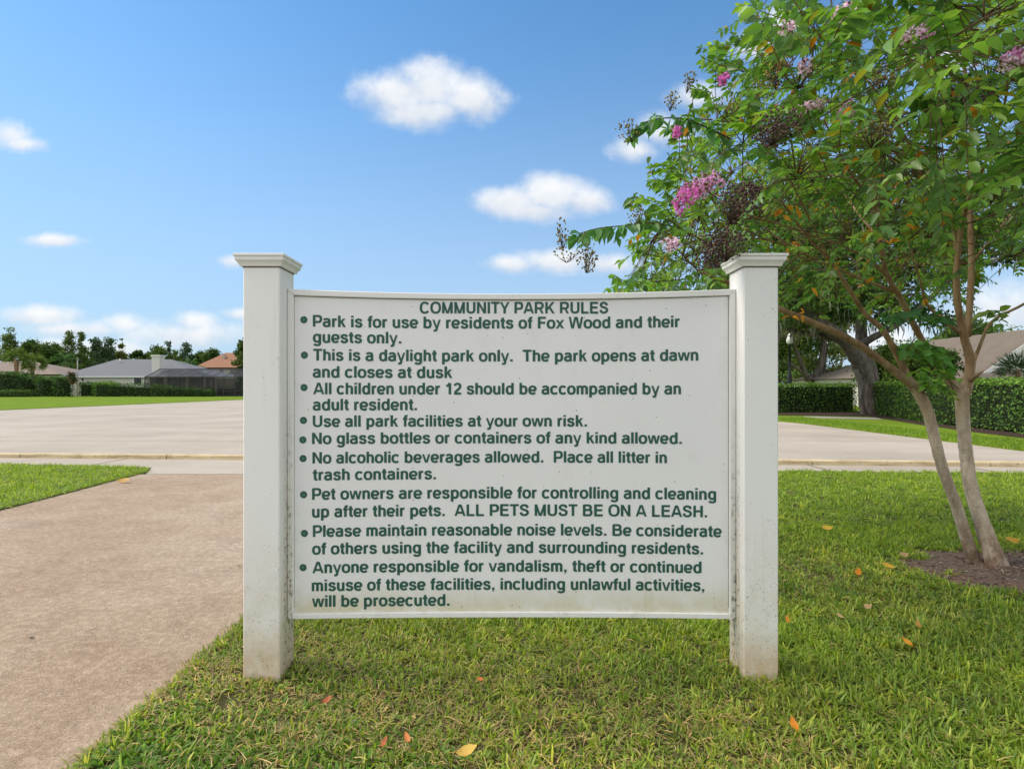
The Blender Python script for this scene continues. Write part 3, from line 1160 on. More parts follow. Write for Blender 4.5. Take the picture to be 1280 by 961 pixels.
def side_strip(xo, sgn):
    mb = MB()
    rows = [(0, PD + .034), (0, FD + .002), (.10, FD), (.90, FD), (1.0, FD + .003), (1.0, PD - .0005)]
    vs, fs = [], []
    n = 12
    for (t, y) in rows:
        x = xo + sgn * SW * t
        ins = SW * t
        for k in range(n + 1):
            z = PZ0 + ins * .85 + .001 + (PZ1 - PZ0 - ins * 1.85 - .002) * k / n
            vs.append((x, y, float(warp(x, z))))
    for r in range(len(rows) - 1):
        for i in range(n):
            a = r * (n + 1) + i
            f = (a, a + 1, a + n + 2, a + n + 1)
            fs.append(f if sgn > 0 else f[::-1])
    return mb.add(vs, fs)


mitred_strip(-XI + .002, XR, True).build('frame_strip', M['strip'], panel)
mitred_strip(-XI + .002, XR, False).build('frame_strip', M['strip'], panel)
side_strip(-XI + .002, 1).build('frame_strip', M['strip'], panel)
side_strip(XR, -1).build('frame_strip', M['strip'], panel)
# thin dark lines along the inner edges of the top and side strips
line_mat = mat_plain('edge_line', (.20, .175, .125), .95, .4, 40)
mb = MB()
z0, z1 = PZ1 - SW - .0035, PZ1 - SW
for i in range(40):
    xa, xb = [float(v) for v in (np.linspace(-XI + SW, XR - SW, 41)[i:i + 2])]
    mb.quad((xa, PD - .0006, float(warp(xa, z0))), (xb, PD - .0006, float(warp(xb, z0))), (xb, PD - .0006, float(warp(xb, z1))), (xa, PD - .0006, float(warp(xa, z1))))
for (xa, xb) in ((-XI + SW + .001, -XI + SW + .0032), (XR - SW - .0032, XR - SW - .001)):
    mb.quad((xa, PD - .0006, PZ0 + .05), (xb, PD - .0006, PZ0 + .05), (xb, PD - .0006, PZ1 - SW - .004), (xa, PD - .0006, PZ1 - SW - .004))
mb.build('edge_line', line_mat, panel)

# ---- lettering: a grotesque drawn stroke by stroke (units: capital height 716)
SV, SH = 85.0, 67.0


def arc(cx, cy, rx, ry, a0, a1, n=None, e=2.4):
    n = n or max(4, int(abs(a1 - a0) / 13))
    out = []
    for i in range(n + 1):
        a = math.radians(a0 + (a1 - a0) * i / n)
        c, s = math.cos(a), math.sin(a)
        out.append((cx + rx * math.copysign(abs(c) ** (2 / e), c), cy + ry * math.copysign(abs(s) ** (2 / e), s)))
    return out


def S_(*p):
    return ('s', list(p))


def D_(x0, y0, x1, y1, w=70):
    return ('d', (x0, y0, x1, y1, w))


def cr(*p):
    return ('s', [tuple(q) for q in bezier_chain(p, 4)])


def V_(x, y0, y1):
    return S_((x, y0), (x, y1))


def H_(y, x0, x1):
    return S_((x0, y), (x1, y))


XH = 530
narch = ('s', arc(288, 335, 162, 153, 180, 0) + [(450, 0)])
GL = {
    'o': (580, [('r', (290, 265, 200, 224))]),
    'n': (572, [V_(126, 0, XH), narch]),
    'm': (826, [V_(126, 0, XH), ('s', arc(270, 345, 144, 143, 180, 0) + [(414, 0)]), ('s', arc(558, 345, 144, 143, 180, 0) + [(702, 0)])]),
    'h': (572, [V_(126, 0, 716), narch]),
    'u': (572, [V_(446, 0, XH), ('s', [(122, XH)] + arc(284, 195, 162, 153, 180, 360))]),
    'r': (380, [V_(126, 0, XH), ('s', arc(300, 300, 174, 178, 180, 92) + [(350, 476)])]),
    'i': (252, [V_(126, 0, XH), V_(126, 606, 716)]),
    'l': (252, [V_(126, 0, 716)]),
    't': (332, [('s', [(164, 672)] + arc(262, 140, 98, 88, 180, 270) + [(316, 52)]), H_(478, 18, 312)]),
    'f': (332, [('s', [(164, 0)] + arc(262, 578, 98, 90, 180, 90) + [(326, 668)]), H_(478, 18, 316)]),
    'a': (568, [('s', arc(272, 372, 166, 118, 165, 0) + [(438, 0)]),
                ('s', [(438, 322), (350, 306)] + arc(248, 166, 150, 122, 90, 270) + arc(248, 166, 190, 122, 275, 350))]),
    'b': (606, [V_(126, 0, 716), ('r', (308, 265, 182, 224))]),
    'd': (606, [V_(480, 0, 716), ('r', (298, 265, 182, 224))]),
    'p': (606, [V_(126, -196, XH), ('r', (308, 265, 182, 224))]),
    'g': (606, [('r', (298, 272, 182, 217)), ('s', [(480, XH)] + arc(300, -38, 180, 118, 0, -165))]),
    'c': (548, [('s', arc(288, 265, 198, 224, 38, 322))]),
    'e': (570, [('s', arc(288, 265, 198, 224, 0, 322)), H_(252, 100, 500)]),
    's': (545, [cr((440, 378), (392, 462), (278, 489), (160, 462), (120, 388), (166, 314), (280, 276), (398, 236), (440, 152), (392, 70), (278, 42), (150, 70), (98, 162))]),
    'k': (552, [V_(126, 0, 716), D_(440, XH, 150, 220, 86), D_(270, 350, 462, 0, 80)]),
    'v': (552, [D_(72, XH, 258, 0, 68), D_(480, XH, 294, 0, 68)]),
    'w': (792, [D_(66, XH, 204, 0, 66), D_(370, XH, 236, 0, 66), D_(422, XH, 556, 0, 66), D_(726, XH, 588, 0, 66)]),
    'x': (548, [D_(80, XH, 468, 0, 82), D_(468, XH, 80, 0, 82)]),
    'y': (552, [D_(72, XH, 274, 0, 68), D_(480, XH, 268, -70, 66), cr((292, -20), (250, -112), (190, -146), (88, -144))]),
    'C': (722, [('s', arc(368, 358, 268, 316, 36, 324))]),
    'O': (778, [('r', (389, 358, 286, 316))]),
    'M': (833, [V_(134, 0, 716), V_(699, 0, 716), D_(140, 716, 398, 0, 72), D_(693, 716, 435, 0, 72)]),
    'U': (722, [('s', [(132, 716)] + arc(361, 250, 229, 200, 180, 360) + [(590, 716)])]),
    'N': (722, [V_(132, 0, 716), V_(590, 0, 716), D_(140, 716, 582, 0, 78)]),
    'I': (278, [V_(139, 0, 716)]),
    'T': (611, [H_(665, 18, 593), V_(305, 0, 660)]),
    'Y': (667, [D_(80, 716, 334, 270, 78), D_(588, 716, 334, 270, 78), V_(334, 0, 330)]),
    'P': (667, [V_(136, 0, 716), ('s', [(136, 665), (390, 665)] + arc(400, 480, 172, 185, 90, -90) + [(136, 295)])]),
    'A': (722, [D_(74, 0, 338, 716, 74), D_(648, 0, 384, 716, 74), H_(205, 180, 540)]),
    'R': (722, [V_(136, 0, 716), ('s', [(136, 665), (400, 665)] + arc(415, 490, 176, 175, 90, -90) + [(136, 315)]), D_(400, 330, 590, 0, 74)]),
    'K': (722, [V_(136, 0, 716), D_(606, 716, 170, 240, 92), D_(320, 410, 622, 0, 86)]),
    'L': (611, [V_(138, 0, 716), H_(51, 80, 568)]),
    'E': (667, [V_(138, 0, 716), H_(665, 80, 604), H_(372, 80, 574), H_(51, 80, 612)]),
    'F': (611, [V_(138, 0, 716), H_(665, 80, 572), H_(356, 80, 528)]),
    'S': (667, [cr((546, 500), (486, 622), (338, 667), (190, 632), (130, 532), (188, 430), (338, 376), (500, 318), (552, 200), (490, 92), (338, 49), (168, 92), (104, 226))]),
    'W': (944, [D_(72, 716, 232, 0, 70), D_(440, 716, 270, 0, 70), D_(504, 716, 674, 0, 70), D_(872, 716, 712, 0, 70)]),
    'B': (722, [V_(136, 0, 716), ('s', [(136, 665), (380, 665)] + arc(390, 524, 164, 141, 90, -90) + [(136, 383)]),
                ('s', [(136, 383), (400, 383)] + arc(412, 217, 184, 166, 90, -90) + [(136, 51)])]),
    'H': (722, [V_(136, 0, 716), V_(586, 0, 716), H_(372, 136, 586)]),
    '1': (556, [V_(336, 0, 706), cr((92, 528), (200, 552), (276, 610), (312, 706))]),
    '2': (556, [('s', arc(276, 502, 172, 158, 172, -15) + [(395, 372), (270, 262), (150, 160), (112, 60)]), H_(51, 48, 512)]),
    '.': (278, [V_(139, 0, 134)]),
    ',': (278, [V_(139, 0, 134), D_(172, 20, 106, -118, 36)]),
    ' ': (278, []),
}


def glyph_polys(ch):
    """outline quads of one glyph: list of strokes, each a list of 4-point faces in font units"""
    adv, strokes = GL[ch]
    out = []
    for kind, dat in strokes:
        quads = []
        if kind == 'd':
            x0, y0, x1, y1, w = dat
            quads.append([(x0 - w, y0), (x0 + w, y0), (x1 + w, y1), (x1 - w, y1)])
        else:
            if kind == 'r':
                pts = arc(dat[0], dat[1], dat[2], dat[3], 0, 360, 30)[:-1]
                closed = True
            else:
                pts = [dat[0]]
                for q in dat[1:]:
                    if abs(q[0] - pts[-1][0]) + abs(q[1] - pts[-1][1]) > 1:
                        pts.append(q)
                closed = False
            n = len(pts)
            L_, R_ = [], []
            for i in range(n):
                if closed:
                    a, b = pts[i - 1], pts[(i + 1) % n]
                else:
                    a, b = pts[max(i - 1, 0)], pts[min(i + 1, n - 1)]
                dx, dy = b[0] - a[0], b[1] - a[1]
                l = math.hypot(dx, dy)
                nx_, ny_ = -dy / l, dx / l
                w = math.sqrt((SV * nx_) ** 2 + (SH * ny_) ** 2)
                # a touch of mitre at kinks
                L_.append((pts[i][0] + nx_ * w, pts[i][1] + ny_ * w))
                R_.append((pts[i][0] - nx_ * w, pts[i][1] - ny_ * w))
            for i in range(n if closed else n - 1):
                j = (i + 1) % n
                quads.append([L_[i], L_[j], R_[j], R_[i]])
        out.append(quads)
    return adv, out


LINES = [
    ("COMMUNITY PARK RULES", 524.6, 760.3, 391.2, 14.2),
    ("Park is for use by residents of Fox Wood and their", 391.0, 849.7, 407.6, 14.4),
    ("guests only.", 391.0, 501.7, 427.6, 14.4),
    ("This is a daylight park only.  The park opens at dawn", 391.5, 873.0, 450.2, 14.4),
    ("and closes at dusk", 390.8, 565.4, 471.6, 14.4),
    ("All children under 12 should be accompanied by an", 391.5, 851.3, 492.6, 14.4),
    ("adult resident.", 390.8, 521.3, 512.9, 14.4),
    ("Use all park facilities at your own risk.", 390.9, 733.8, 533.7, 14.2),
    ("No glass bottles or containers of any kind allowed.", 390.0, 852.4, 555.2, 14.2),
    ("No alcoholic beverages allowed.  Place all litter in", 390.5, 833.7, 579.6, 14.2),
    ("trash containers.", 391.0, 545.0, 600.8, 14.2),
    ("Pet owners are responsible for controlling and cleaning", 390.0, 895.3, 625.0, 14.4),
    ("up after their pets.  ALL PETS MUST BE ON A LEASH.", 390.0, 884.0, 647.0, 14.4),
    ("Please maintain reasonable noise levels. Be considerate", 391.0, 902.4, 671.4, 14.4),
    ("of others using the facility and surrounding residents.", 390.0, 879.0, 693.4, 14.4),
    ("Anyone responsible for vandalism, theft or continued", 390.5, 877.0, 716.8, 14.4),
    ("misuse of these facilities, including unlawful activities,", 389.6, 880.6, 739.2, 14.4),
    ("will be prosecuted.", 390.0, 562.0, 758.8, 14.4),
]
TXD = PD - .0012
heading = MB()
body = MB()
for li, (txt, xa, xb, base, cap) in enumerate(LINES):
    quads, pen, order = [], 0.0, 0
    for ch in txt:
        adv, strokes = glyph_polys(ch)
        for si, qs in enumerate(strokes):
            for q in qs:
                quads.append(([(p[0] + pen, p[1]) for p in q], si))
        pen += adv + 4
    lo = min(p[0] for q, _ in quads for p in q)
    hi = max(p[0] for q, _ in quads for p in q)
    wx0 = (xa - 640) / FPX * TXD
    wx1 = (xb - 640) / FPX * TXD
    zb = EYE + (HZ - base) / FPX * TXD
    k = cap / FPX * TXD / 716
    mbx = heading if li == 0 else body
    for q, si in quads:
        vs = []
        for (gx, gy) in q:
            X = wx0 + (gx - lo) / (hi - lo) * (wx1 - wx0)
            Z = zb + gy * k
            sg = float(sag(zb)) * (1 - (X / XI) ** 2) if li else -.002
            vs.append((X, TXD - .00025 * si, Z + sg))
        # outline order so that the face looks at the viewer
        ar = sum(vs[i][0] * vs[(i + 1) % 4][2] - vs[(i + 1) % 4][0] * vs[i][2] for i in range(4))
        if ar < 0:
            vs = vs[::-1]
        mbx.add(vs, [(0, 1, 2, 3)])
heading.build('heading_lettering', M['letter'], panel)
body.build('rules_lettering', M['letter'], panel)


def disc(mb, cx, cz, r0, r1, y, n=20):
    vs, fs = [], []
    for k in range(n):
        a = 2 * math.pi * k / n
        vs.append((cx + r1 * math.cos(a), y, cz + r1 * math.sin(a)))
    if r0 <= 0:
        mb.add(vs, [tuple(range(n))])
        return
    for k in range(n):
        a = 2 * math.pi * k / n
        vs.append((cx + r0 * math.cos(a), y, cz + r0 * math.sin(a)))
    for k in range(n):
        k2 = (k + 1) % n
        fs.append((k, k2, n + k2, n + k))
    mb.add(vs, fs)


for (bx, by) in ((379.8, 399.7), (380.5, 443.8), (380, 484.3), (379.3, 525.3), (378.6, 549.7), (378.8, 572.9), (379.5, 618.1), (380.5, 666.4), (378.8, 709.1)):
    c = P(bx, by, TXD)
    r = 4.5 / FPX * TXD
    mb = MB()
    disc(mb, c.x, c.z, 0, r, TXD)
    b = mb.build('bullet', M['letter'], panel)
    b.data.materials.append(M['ring'])
    mb2 = MB()
    me = b.data
    # lighter worn centre laid over the dot
    vs = [v.co[:] for v in me.vertices]
    n = len(vs)
    mbb = MB()
    disc(mbb, c.x, c.z, 0, r, TXD)
    disc(mbb, c.x, c.z, 0, r * .42, TXD - .0006)
    me.clear_geometry()
    me.from_pydata(mbb.v, [], mbb.f)
    me.polygons[1].material_index = 1
    me.update()


# ------------------------------------------------------------------ trees: shared builders
def limb_pts(pts, per=5):
    """polyline of (px, py, depth, radius) -> smoothed world points and radii"""
    q = [(*P(a, b, d), r) for (a, b, d, r) in pts]
    ch = bezier_chain(q, per)
    return [Vector(p[:3]) for p in ch], [max(.002, float(p[3])) for p in ch]


# ------------------------------------------------------------------ crape myrtle
crape = empty('crape_myrtle_tree', G(1228, 711), 'multi-stemmed crape myrtle with pink blossoms and dark seed heads in mulch bed', 'tree')
SK = []     # skeleton points for twig attachment: (pos, radius)
trunk_paths = [
    [(1228, 722, 4.25, .085), (1212, 685, 4.25, .066), (1194, 628, 4.22, .057), (1178, 585, 4.2, .056), (1165, 535, 4.2, .056), (1157, 508, 4.2, .06), (1141, 480, 4.2, .055)],
    [(1256, 730, 4.12, .135), (1246, 705, 4.15, .105), (1228, 655, 4.22, .080), (1214, 610, 4.28, .070), (1208, 570, 4.34, .068), (1204, 530, 4.35, .067), (1202, 488, 4.36, .072)],
]
limb_paths = [
    [(1143, 483, 4.2, .05), (1105, 453, 4.1, .036), (1060, 423, 3.9, .032), (1010, 401, 3.7, .028), (975, 386, 3.55, .025), (930, 362, 3.4, .02), (872, 338, 3.25, .012)],
    [(1140, 482, 4.2, .045), (1122, 445, 4.15, .032), (1103, 412, 4.1, .028), (1082, 393, 4.1, .024), (1064, 366, 4.0, .021), (1040, 330, 3.9, .016), (1005, 290, 3.7, .011), (975, 250, 3.5, .008)],
    [(1203, 492, 4.36, .056), (1182, 470, 4.36, .042), (1160, 438, 4.3, .034), (1140, 402, 4.25, .031), (1125, 372, 4.2, .028), (1108, 342, 4.1, .024), (1100, 300, 4.0, .020), (1092, 255, 3.9, .016), (1062, 215, 3.7, .011), (1030, 150, 3.4, .007)],
    [(1206, 490, 4.36, .060), (1213, 455, 4.38, .046), (1205, 420, 4.42, .040), (1196, 370, 4.45, .034), (1197, 320, 4.45, .030), (1204, 275, 4.35, .026), (1216, 240, 4.2, .022), (1250, 212, 4.0, .018), (1300, 180, 3.7, .012)],
    [(1197, 318, 4.45, .026), (1190, 280, 4.4, .022), (1180, 250, 4.2, .018), (1152, 216, 4.0, .014), (1118, 190, 3.7, .010), (1090, 120, 3.3, .007)],
    [(1210, 420, 4.5, .034), (1214, 330, 4.7, .032), (1212, 240, 4.8, .028), (1214, 170, 4.8, .022), (1206, 90, 4.7, .016), (1200, 0, 4.6, .010)],
    [(1206, 482, 4.38, .026), (1225, 432, 4.5, .018), (1240, 402, 4.5, .016), (1280, 380, 4.5, .014), (1340, 345, 4.5, .009)],
    [(1198, 415, 4.42, .024), (1178, 398, 4.3, .018), (1160, 382, 4.2, .014), (1150, 350, 4.0, .010), (1135, 300, 3.8, .007)],
    [(1112, 346, 4.1, .018), (1078, 320, 4.0, .014), (1035, 302, 3.8, .011), (985, 284, 3.6, .009), (930, 268, 3.4, .006)],
    [(1120, 366, 4.2, .018), (1068, 345, 4.2, .014), (1015, 322, 4.1, .011), (960, 300, 3.9, .008), (900, 300, 3.6, .005)],
    [(1152, 215, 4.0, .012), (1120, 150, 3.6, .009), (1075, 90, 3.2, .007), (1020, 40, 2.9, .005), (985, -10, 2.7, .004)],
    [(1216, 240, 4.2, .016), (1245, 170, 3.8, .012), (1260, 90, 3.2, .009), (1230, 20, 2.6, .006)],
    [(1040, 332, 3.9, .012), (1010, 270, 3.5, .009), (975, 205, 3.2, .007), (930, 160, 3.1, .005), (890, 150, 3.1, .004)],
    [(1250, 212, 4.0, .015), (1330, 140, 3.9, .010), (1400, 60, 3.8, .006)],
    [(1214, 330, 4.7, .018), (1270, 260, 5.2, .013), (1330, 180, 5.6, .008)],
    [(1100, 300, 4.0, .014), (1060, 250, 4.5, .010), (1020, 190, 5.0, .007)],
]
mb = MB()
for i, pth in enumerate(trunk_paths):
    pts, rad = limb_pts(pth, 6)
    rad = [r * .66 for r in rad]
    mb.tube(pts, rad, 14, .05, i)
    SK += [(p, r) for p, r in list(zip(pts, rad))[-6:]]
# burrs and cut stubs
mb.tube([P(1212, 476, 4.34), P(1224, 467, 4.28), P(1230, 464, 4.26)], [.022, .013, .004], 8)
mb.ball(P(1142, 483, 4.2), .043, 10, 6)
mb.ball(P(1203, 491, 4.36), .056, 10, 6)
mb.build('trunk', M['crape_bark'], crape)
for i, pth in enumerate(limb_paths):
    pts, rad = limb_pts(pth, 6)
    rad = [r * .72 for r in rad]
    mb = MB()
    mb.tube(pts, rad, 9, .07, 40 + i)
    mb.build('limb', M['crape_limb'], crape)
    SK += list(zip(pts, rad))
SKP = np.array([p[:] for p, r in SK])
SKR = np.array([r for p, r in SK])

# crown: sprays of paired leaves on twigs that grow off the limbs
rc = np.random.default_rng(23)
CC = np.array([3.45, 4.15])
cand = []
while len(cand) < 2750:
    x = rc.uniform(.2, 5.6)
    y = rc.uniform(1.65, 6.6)
    r = math.hypot((x - CC[0]) / 2.75, (y - CC[1]) / 2.55)
    if r > 1:
        continue
    zt = 2.35 + 2.35 * math.sqrt(max(0, 1 - r * r)) ** 1.15
    zl = 1.98 + .22 * (1 - r) + .15 * math.sin(3 * x + 2 * y)
    z = zl + (zt - zl) * rc.random() ** .85
    px, py = 640 + FPX * x / y, HZ - FPX * (z - EYE) / y
    # outline of the crown as seen from the lawn
    lim = np.interp(py, [-400, 0, 30, 60, 110, 160, 210, 260, 300, 330, 362, 420], [930, 935, 925, 905, 890, 860, 845, 835, 815, 800, 775, 900])
    if px < lim:
        continue
    if px > 975 and py > 398 - 30 * rc.random() + (px > 1220) * -60:
        continue
    if 1205 < px < 1290 and py > 345:
        continue
    if y < 3.0 and py > 250:
        continue
    cand.append((x, y, z))
cand = np.array(cand)
sk_far = SKP[np.argmin(((cand[:, None, :] - SKP[None, :, :]) ** 2).sum(2), axis=1)]
# leafy end points pulled to hubs so that twigs run in bunches
hub_i = rc.choice(len(cand), 170, replace=False)
hubs = cand[hub_i]
hub_of = np.argmin(((cand[:, None, :] - hubs[None, :, :]) ** 2).sum(2), axis=1)
twig = MB()
for h in range(len(hubs)):
    hp = hubs[h]
    d2 = ((SKP - hp) ** 2).sum(1) + (SKP[:, 2] > hp[2] + .1) * .5
    j = int(np.argmin(d2))
    a, b = Vector(SKP[j]), Vector(hp)
    L_ = (b - a).length
    if L_ < .02:
        continue
    m = a.lerp(b, .5) + Vector((rc.normal() * .10 * L_, rc.normal() * .10 * L_, .16 * L_))
    pts = [Vector(q) for q in bezier_chain([a[:], m[:], b[:]], 4)]
    r0 = min(SKR[j] * .55, .0035 + .004 * L_)
    twig.tube(pts, list(np.linspace(max(r0, .004), .003, len(pts))), 5, .05, h)

SPR = []     # (base, direction, length, pairs, leafscale)
for i in range(len(cand)):
    p = cand[i]
    h = hubs[hub_of[i]]
    d = p - h
    l = np.linalg.norm(d)
    if l > .06:
        a, b = Vector(h), Vector(p)
        m = a.lerp(b, .5) + Vector((0, 0, .05 * l))
        if l < .9:
            twig.tube([a, m, b], [.003, .0025, .002], 4, 0, i)
        d = d / l
    else:
        d = np.array([p[0] - CC[0], p[1] - CC[1], .2])
        d /= np.linalg.norm(d)
    outw = np.array([p[0] - CC[0], p[1] - CC[1], 0.3])
    outw /= max(np.linalg.norm(outw), .2)
    dd = d * .6 + outw * .5 + rc.normal(0, .35, 3)
    dd[2] -= .1
    SPR.append((p, dd / np.linalg.norm(dd), rc.uniform(.14, .30), int(rc.integers(5, 10)), rc.uniform(.85, 1.15)))

LB, LD, LN_, LL, LW, LC = [], [], [], [], [], []
GREEN = np.array([[.100, .215, .034], [.150, .275, .038], [.255, .375, .060], [.060, .140, .036], [.120, .215, .052], [.080, .180, .050]])
RED = np.array([[.16, .10, .03], [.17, .13, .03]])


def put_leaf(b, d, n, l, w, c):
    LB.append(b)
    LD.append(d)
    LN_.append(n)
    LL.append(l)
    LW.append(w)
    LC.append(c)


def spray(base, d, length, pairs, sc, flat=None, tone=None, hang=0.0, stem=True):
    d = np.asarray(d, float)
    d /= np.linalg.norm(d)
    up = np.array([0, 0, 1.0]) if flat is None else np.asarray(flat, float)
    s = np.cross(d, up)
    if np.linalg.norm(s) < .1:
        s = np.cross(d, [1.0, 0, 0])
    s /= np.linalg.norm(s)
    n = np.cross(s, d)
    tone_c = GREEN[rc.integers(len(GREEN))] if tone is None else tone
    pts = []
    for k in range(pairs):
        t = (k + .6) / pairs
        p = np.asarray(base) + d * length * t + np.array([0, 0, -hang * length * t * t])
        pts.append(p)
        for sg in (-1, 1):
            if rc.random() < .08:
                continue
            ld = d * .45 + s * sg * .9 + n * rc.normal(0, .22) + np.array([0, 0, -hang * .8 - .12])
            ln = n * 1.0 + rc.normal(0, .32, 3)
            l = rc.uniform(.050, .078) * sc * (1 - .35 * abs(t - .45))
            c = (tone_c * .55 + GREEN[rc.integers(len(GREEN))] * .45) * rc.uniform(.7, 1.6)
            q = rc.random()
            if q < .014:
                c = np.array([.50, .20, .015]) * rc.uniform(.7, 1.2)
            elif q < .045:
                c = np.array([.24, .22, .03]) * rc.uniform(.7, 1.2)
            put_leaf(p, ld, ln, l, l * rc.uniform(.46, .58), c)
    put_leaf(pts[-1], d, n, .05 * sc, .022 * sc, tone_c)
    if stem:
        twig.tube([Vector(base)] + [Vector(p) for p in pts], list(np.linspace(.0022, .0012, len(pts) + 1)), 4)


for (b, d, l, k, sc) in SPR:
    spray(b, d, l, k, sc, hang=rc.uniform(0, .5))


def long_branch(path, rad, pairs_per_m=26, sc=1.0, hang=.9, tone=None, from_t=0.0):
    """an arching shoot clothed in hanging paired leaves"""
    q = [P(*p) for p in path]
    pts = [Vector(v) for v in bezier_chain([v[:] for v in q], 6)]
    twig.tube(pts, list(np.linspace(rad, .0018, len(pts))), 5)
    L_ = sum((pts[i + 1] - pts[i]).length for i in range(len(pts) - 1))
    n = int(L_ * pairs_per_m * .8)
    acc = 0
    for k in range(n):
        t = from_t + (1 - from_t) * (k + .5) / n
        f = t * (len(pts) - 1)
        i = min(int(f), len(pts) - 2)
        p = pts[i].lerp(pts[i + 1], f - i)
        d = np.array((pts[i + 1] - pts[i]).normalized())
        s = np.cross(d, [0, 0, 1.0])
        s /= max(np.linalg.norm(s), .01)
        for sg in (-1, 1):
            ld = d * .35 + s * sg * .8 + np.array([0, 0, -hang * rc.uniform(.2, 1.2)]) + rc.normal(0, .38, 3)
            if rc.random() < .12:
                continue
            l = rc.uniform(.056, .100) * sc
            c = (tone * 2.3 if tone is not None else GREEN[rc.integers(3)]) * rc.uniform(.65, 1.25)
            put_leaf(np.array(p), ld, np.array([0, -.7, .6]) + s * sg * .3 + rc.normal(0, .4, 3), l, l * rc.uniform(.48, .62), c)
        if k % 5 == 2:
            spray(np.array(p), d * .5 + s * rc.choice([-1, 1]) * .6 + np.array([0, 0, rc.uniform(-.5, .5)]), rc.uniform(.06, .14) * sc, int(rc.integers(2, 5)), .9 * sc, hang=.3, tone=(tone * 1.9 if tone is not None else None))


# the shoots that stand clear against the sky
long_branch([(885, 305, 3.3), (850, 286, 3.25), (815, 279, 3.2), (780, 282, 3.15), (745, 286, 3.1), (712, 296, 3.05)], .006, 30, .95, 1.0, np.array([.04, .105, .025]), .3)
long_branch([(915, 175, 3.1), (880, 158, 3.1), (850, 148, 3.05), (815, 150, 3.0), (795, 160, 3.0)], .006, 38, .95, 1.0, np.array([.035, .095, .025]), .0)
long_branch([(858, 150, 3.05), (866, 125, 3.05), (862, 105, 3.05)], .003, 14, .6, .5)
long_branch([(870, 300, 3.35), (835, 275, 3.3), (800, 262, 3.3), (790, 245, 3.3)], .004, 30, .8, .4)
long_branch([(850, 350, 3.4), (815, 352, 3.35), (785, 352, 3.3), (766, 345, 3.3)], .004, 34, .95, .5, np.array([.09, .17, .03]))
long_branch([(860, 330, 3.5), (820, 320, 3.5), (795, 312, 3.5)], .004, 30, .9, .5)
long_branch([(880, 250, 3.4), (845, 235, 3.4), (820, 225, 3.4), (808, 200, 3.4)], .004, 30, .85, .4)
long_branch([(930, 90, 3.0), (895, 80, 3.0), (875, 70, 3.0)], .004, 26, .8, .5)
long_branch([(1198, 486, 4.3), (1185, 474, 4.2), (1165, 455, 4.1), (1145, 440, 4.1)], .004, 26, .9, .5, None, .35)
long_branch([(1194, 490, 4.32), (1180, 484, 4.15), (1160, 478, 4.0)], .004, 24, .9, .5, None, .3)
long_branch([(1152, 494, 4.18), (1158, 482, 4.1), (1160, 470, 4.0), (1135, 462, 3.95)], .004, 30, .95, .4, np.array([.08, .16, .03]), .35)
long_branch([(1196, 500, 4.3), (1185, 470, 4.2), (1175, 448, 4.1), (1150, 442, 4.0)], .004, 30, .95, .3, np.array([.06, .14, .03]), .3)
long_branch([(1200, 470, 4.3), (1175, 440, 4.2), (1150, 430, 4.1), (1130, 436, 4.0)], .004, 26, 1.0, .3, np.array([.05, .12, .025]), .35)
long_branch([(1192, 400, 4.1), (1170, 395, 3.9), (1140, 392, 3.7), (1110, 398, 3.5)], .004, 26, 1.0, .35, np.array([.022, .075, .02]), .1)
long_branch([(1262, 392, 4.4), (1245, 388, 4.35), (1228, 390, 4.3)], .003, 18, 1.2, .4)
for (px, py, d, sc) in ((968, 72, 2.55, 1.05), (1000, 62, 2.5, 1.05)):
    a, b = P(px + 6, py + 6, d), P(px - 24, py - 62, d - .05)
    v = np.array(b - a)
    spray(np.array(a), v, float(np.linalg.norm(v)), 7, sc * 1.35, flat=(.15, -1, .25), tone=np.array([.085, .185, .025]))
# nearer sprays hanging in at the top right
for k in range(120):
    px, py = rc.uniform(1010, 1330), rc.uniform(-90, 190)
    if py > 70 and px < 1120:
        continue
    d = rc.uniform(2.0, 3.0)
    a = np.array(P(px, py, d))
    spray(a, np.array([rc.normal() - .3, rc.normal() * .5 - .3, rc.normal() * .5]), rc.uniform(.15, .3), int(rc.integers(4, 8)), rc.uniform(1.0, 1.2), hang=rc.uniform(.1, .6))

# a scatter of turned leaves
for (px, py, d) in ((977, 268, 3.0), (995, 261, 3.0), (1000, 115, 3.0), (1018, 185, 3.2), (1147, 125, 3.2), (1020, 188, 3.1), (1062, 205, 3.4), (1130, 230, 3.6), (1115, 300, 3.8), (1165, 310, 3.8), (1143, 260, 3.7),
                    (990, 305, 3.4), (1005, 344, 3.5), (1012, 360, 3.5), (900, 300, 3.3), (905, 165, 3.1), (1155, 378, 4.0), (1200, 52, 2.8), (975, 325, 3.4), (985, 312, 3.4), (1108, 300, 3.6), (1225, 88, 3.0), (1003, 390, 3.6),
                    (990, 395, 3.5), (1085, 285, 3.6), (1050, 330, 3.8), (1190, 140, 3.2), (1090, 345, 3.8), (1180, 265, 3.6), (945, 330, 3.3), (860, 160, 3.0)):
    for _ in range(int(rc.integers(1, 4))):
        l = rc.uniform(.045, .062)
        put_leaf(np.array(P(px + rc.normal() * 3, py + rc.normal() * 3, d)), rc.normal(0, 1, 3) + np.array([0, 0, -.8]), np.array([0, -1.0, .3]) + rc.normal(0, .4, 3), l, l * .5, np.array([.62, .26, .015]) * rc.uniform(.75, 1.2))
twig.build('twigs', mat_plain('twig_bark', (.115, .07, .036), .8, .3, 30), crape)
LB, LD, LN_, LL, LW, LC = [np.array(a) for a in (LB, LD, LN_, LL, LW, LC)]
scatter('crown', LEAF_T, LB, LD, LN_, LL, LW, LC, M['leaf'], crape, droop=rc.uniform(.0, .3, len(LB)), smooth=True)


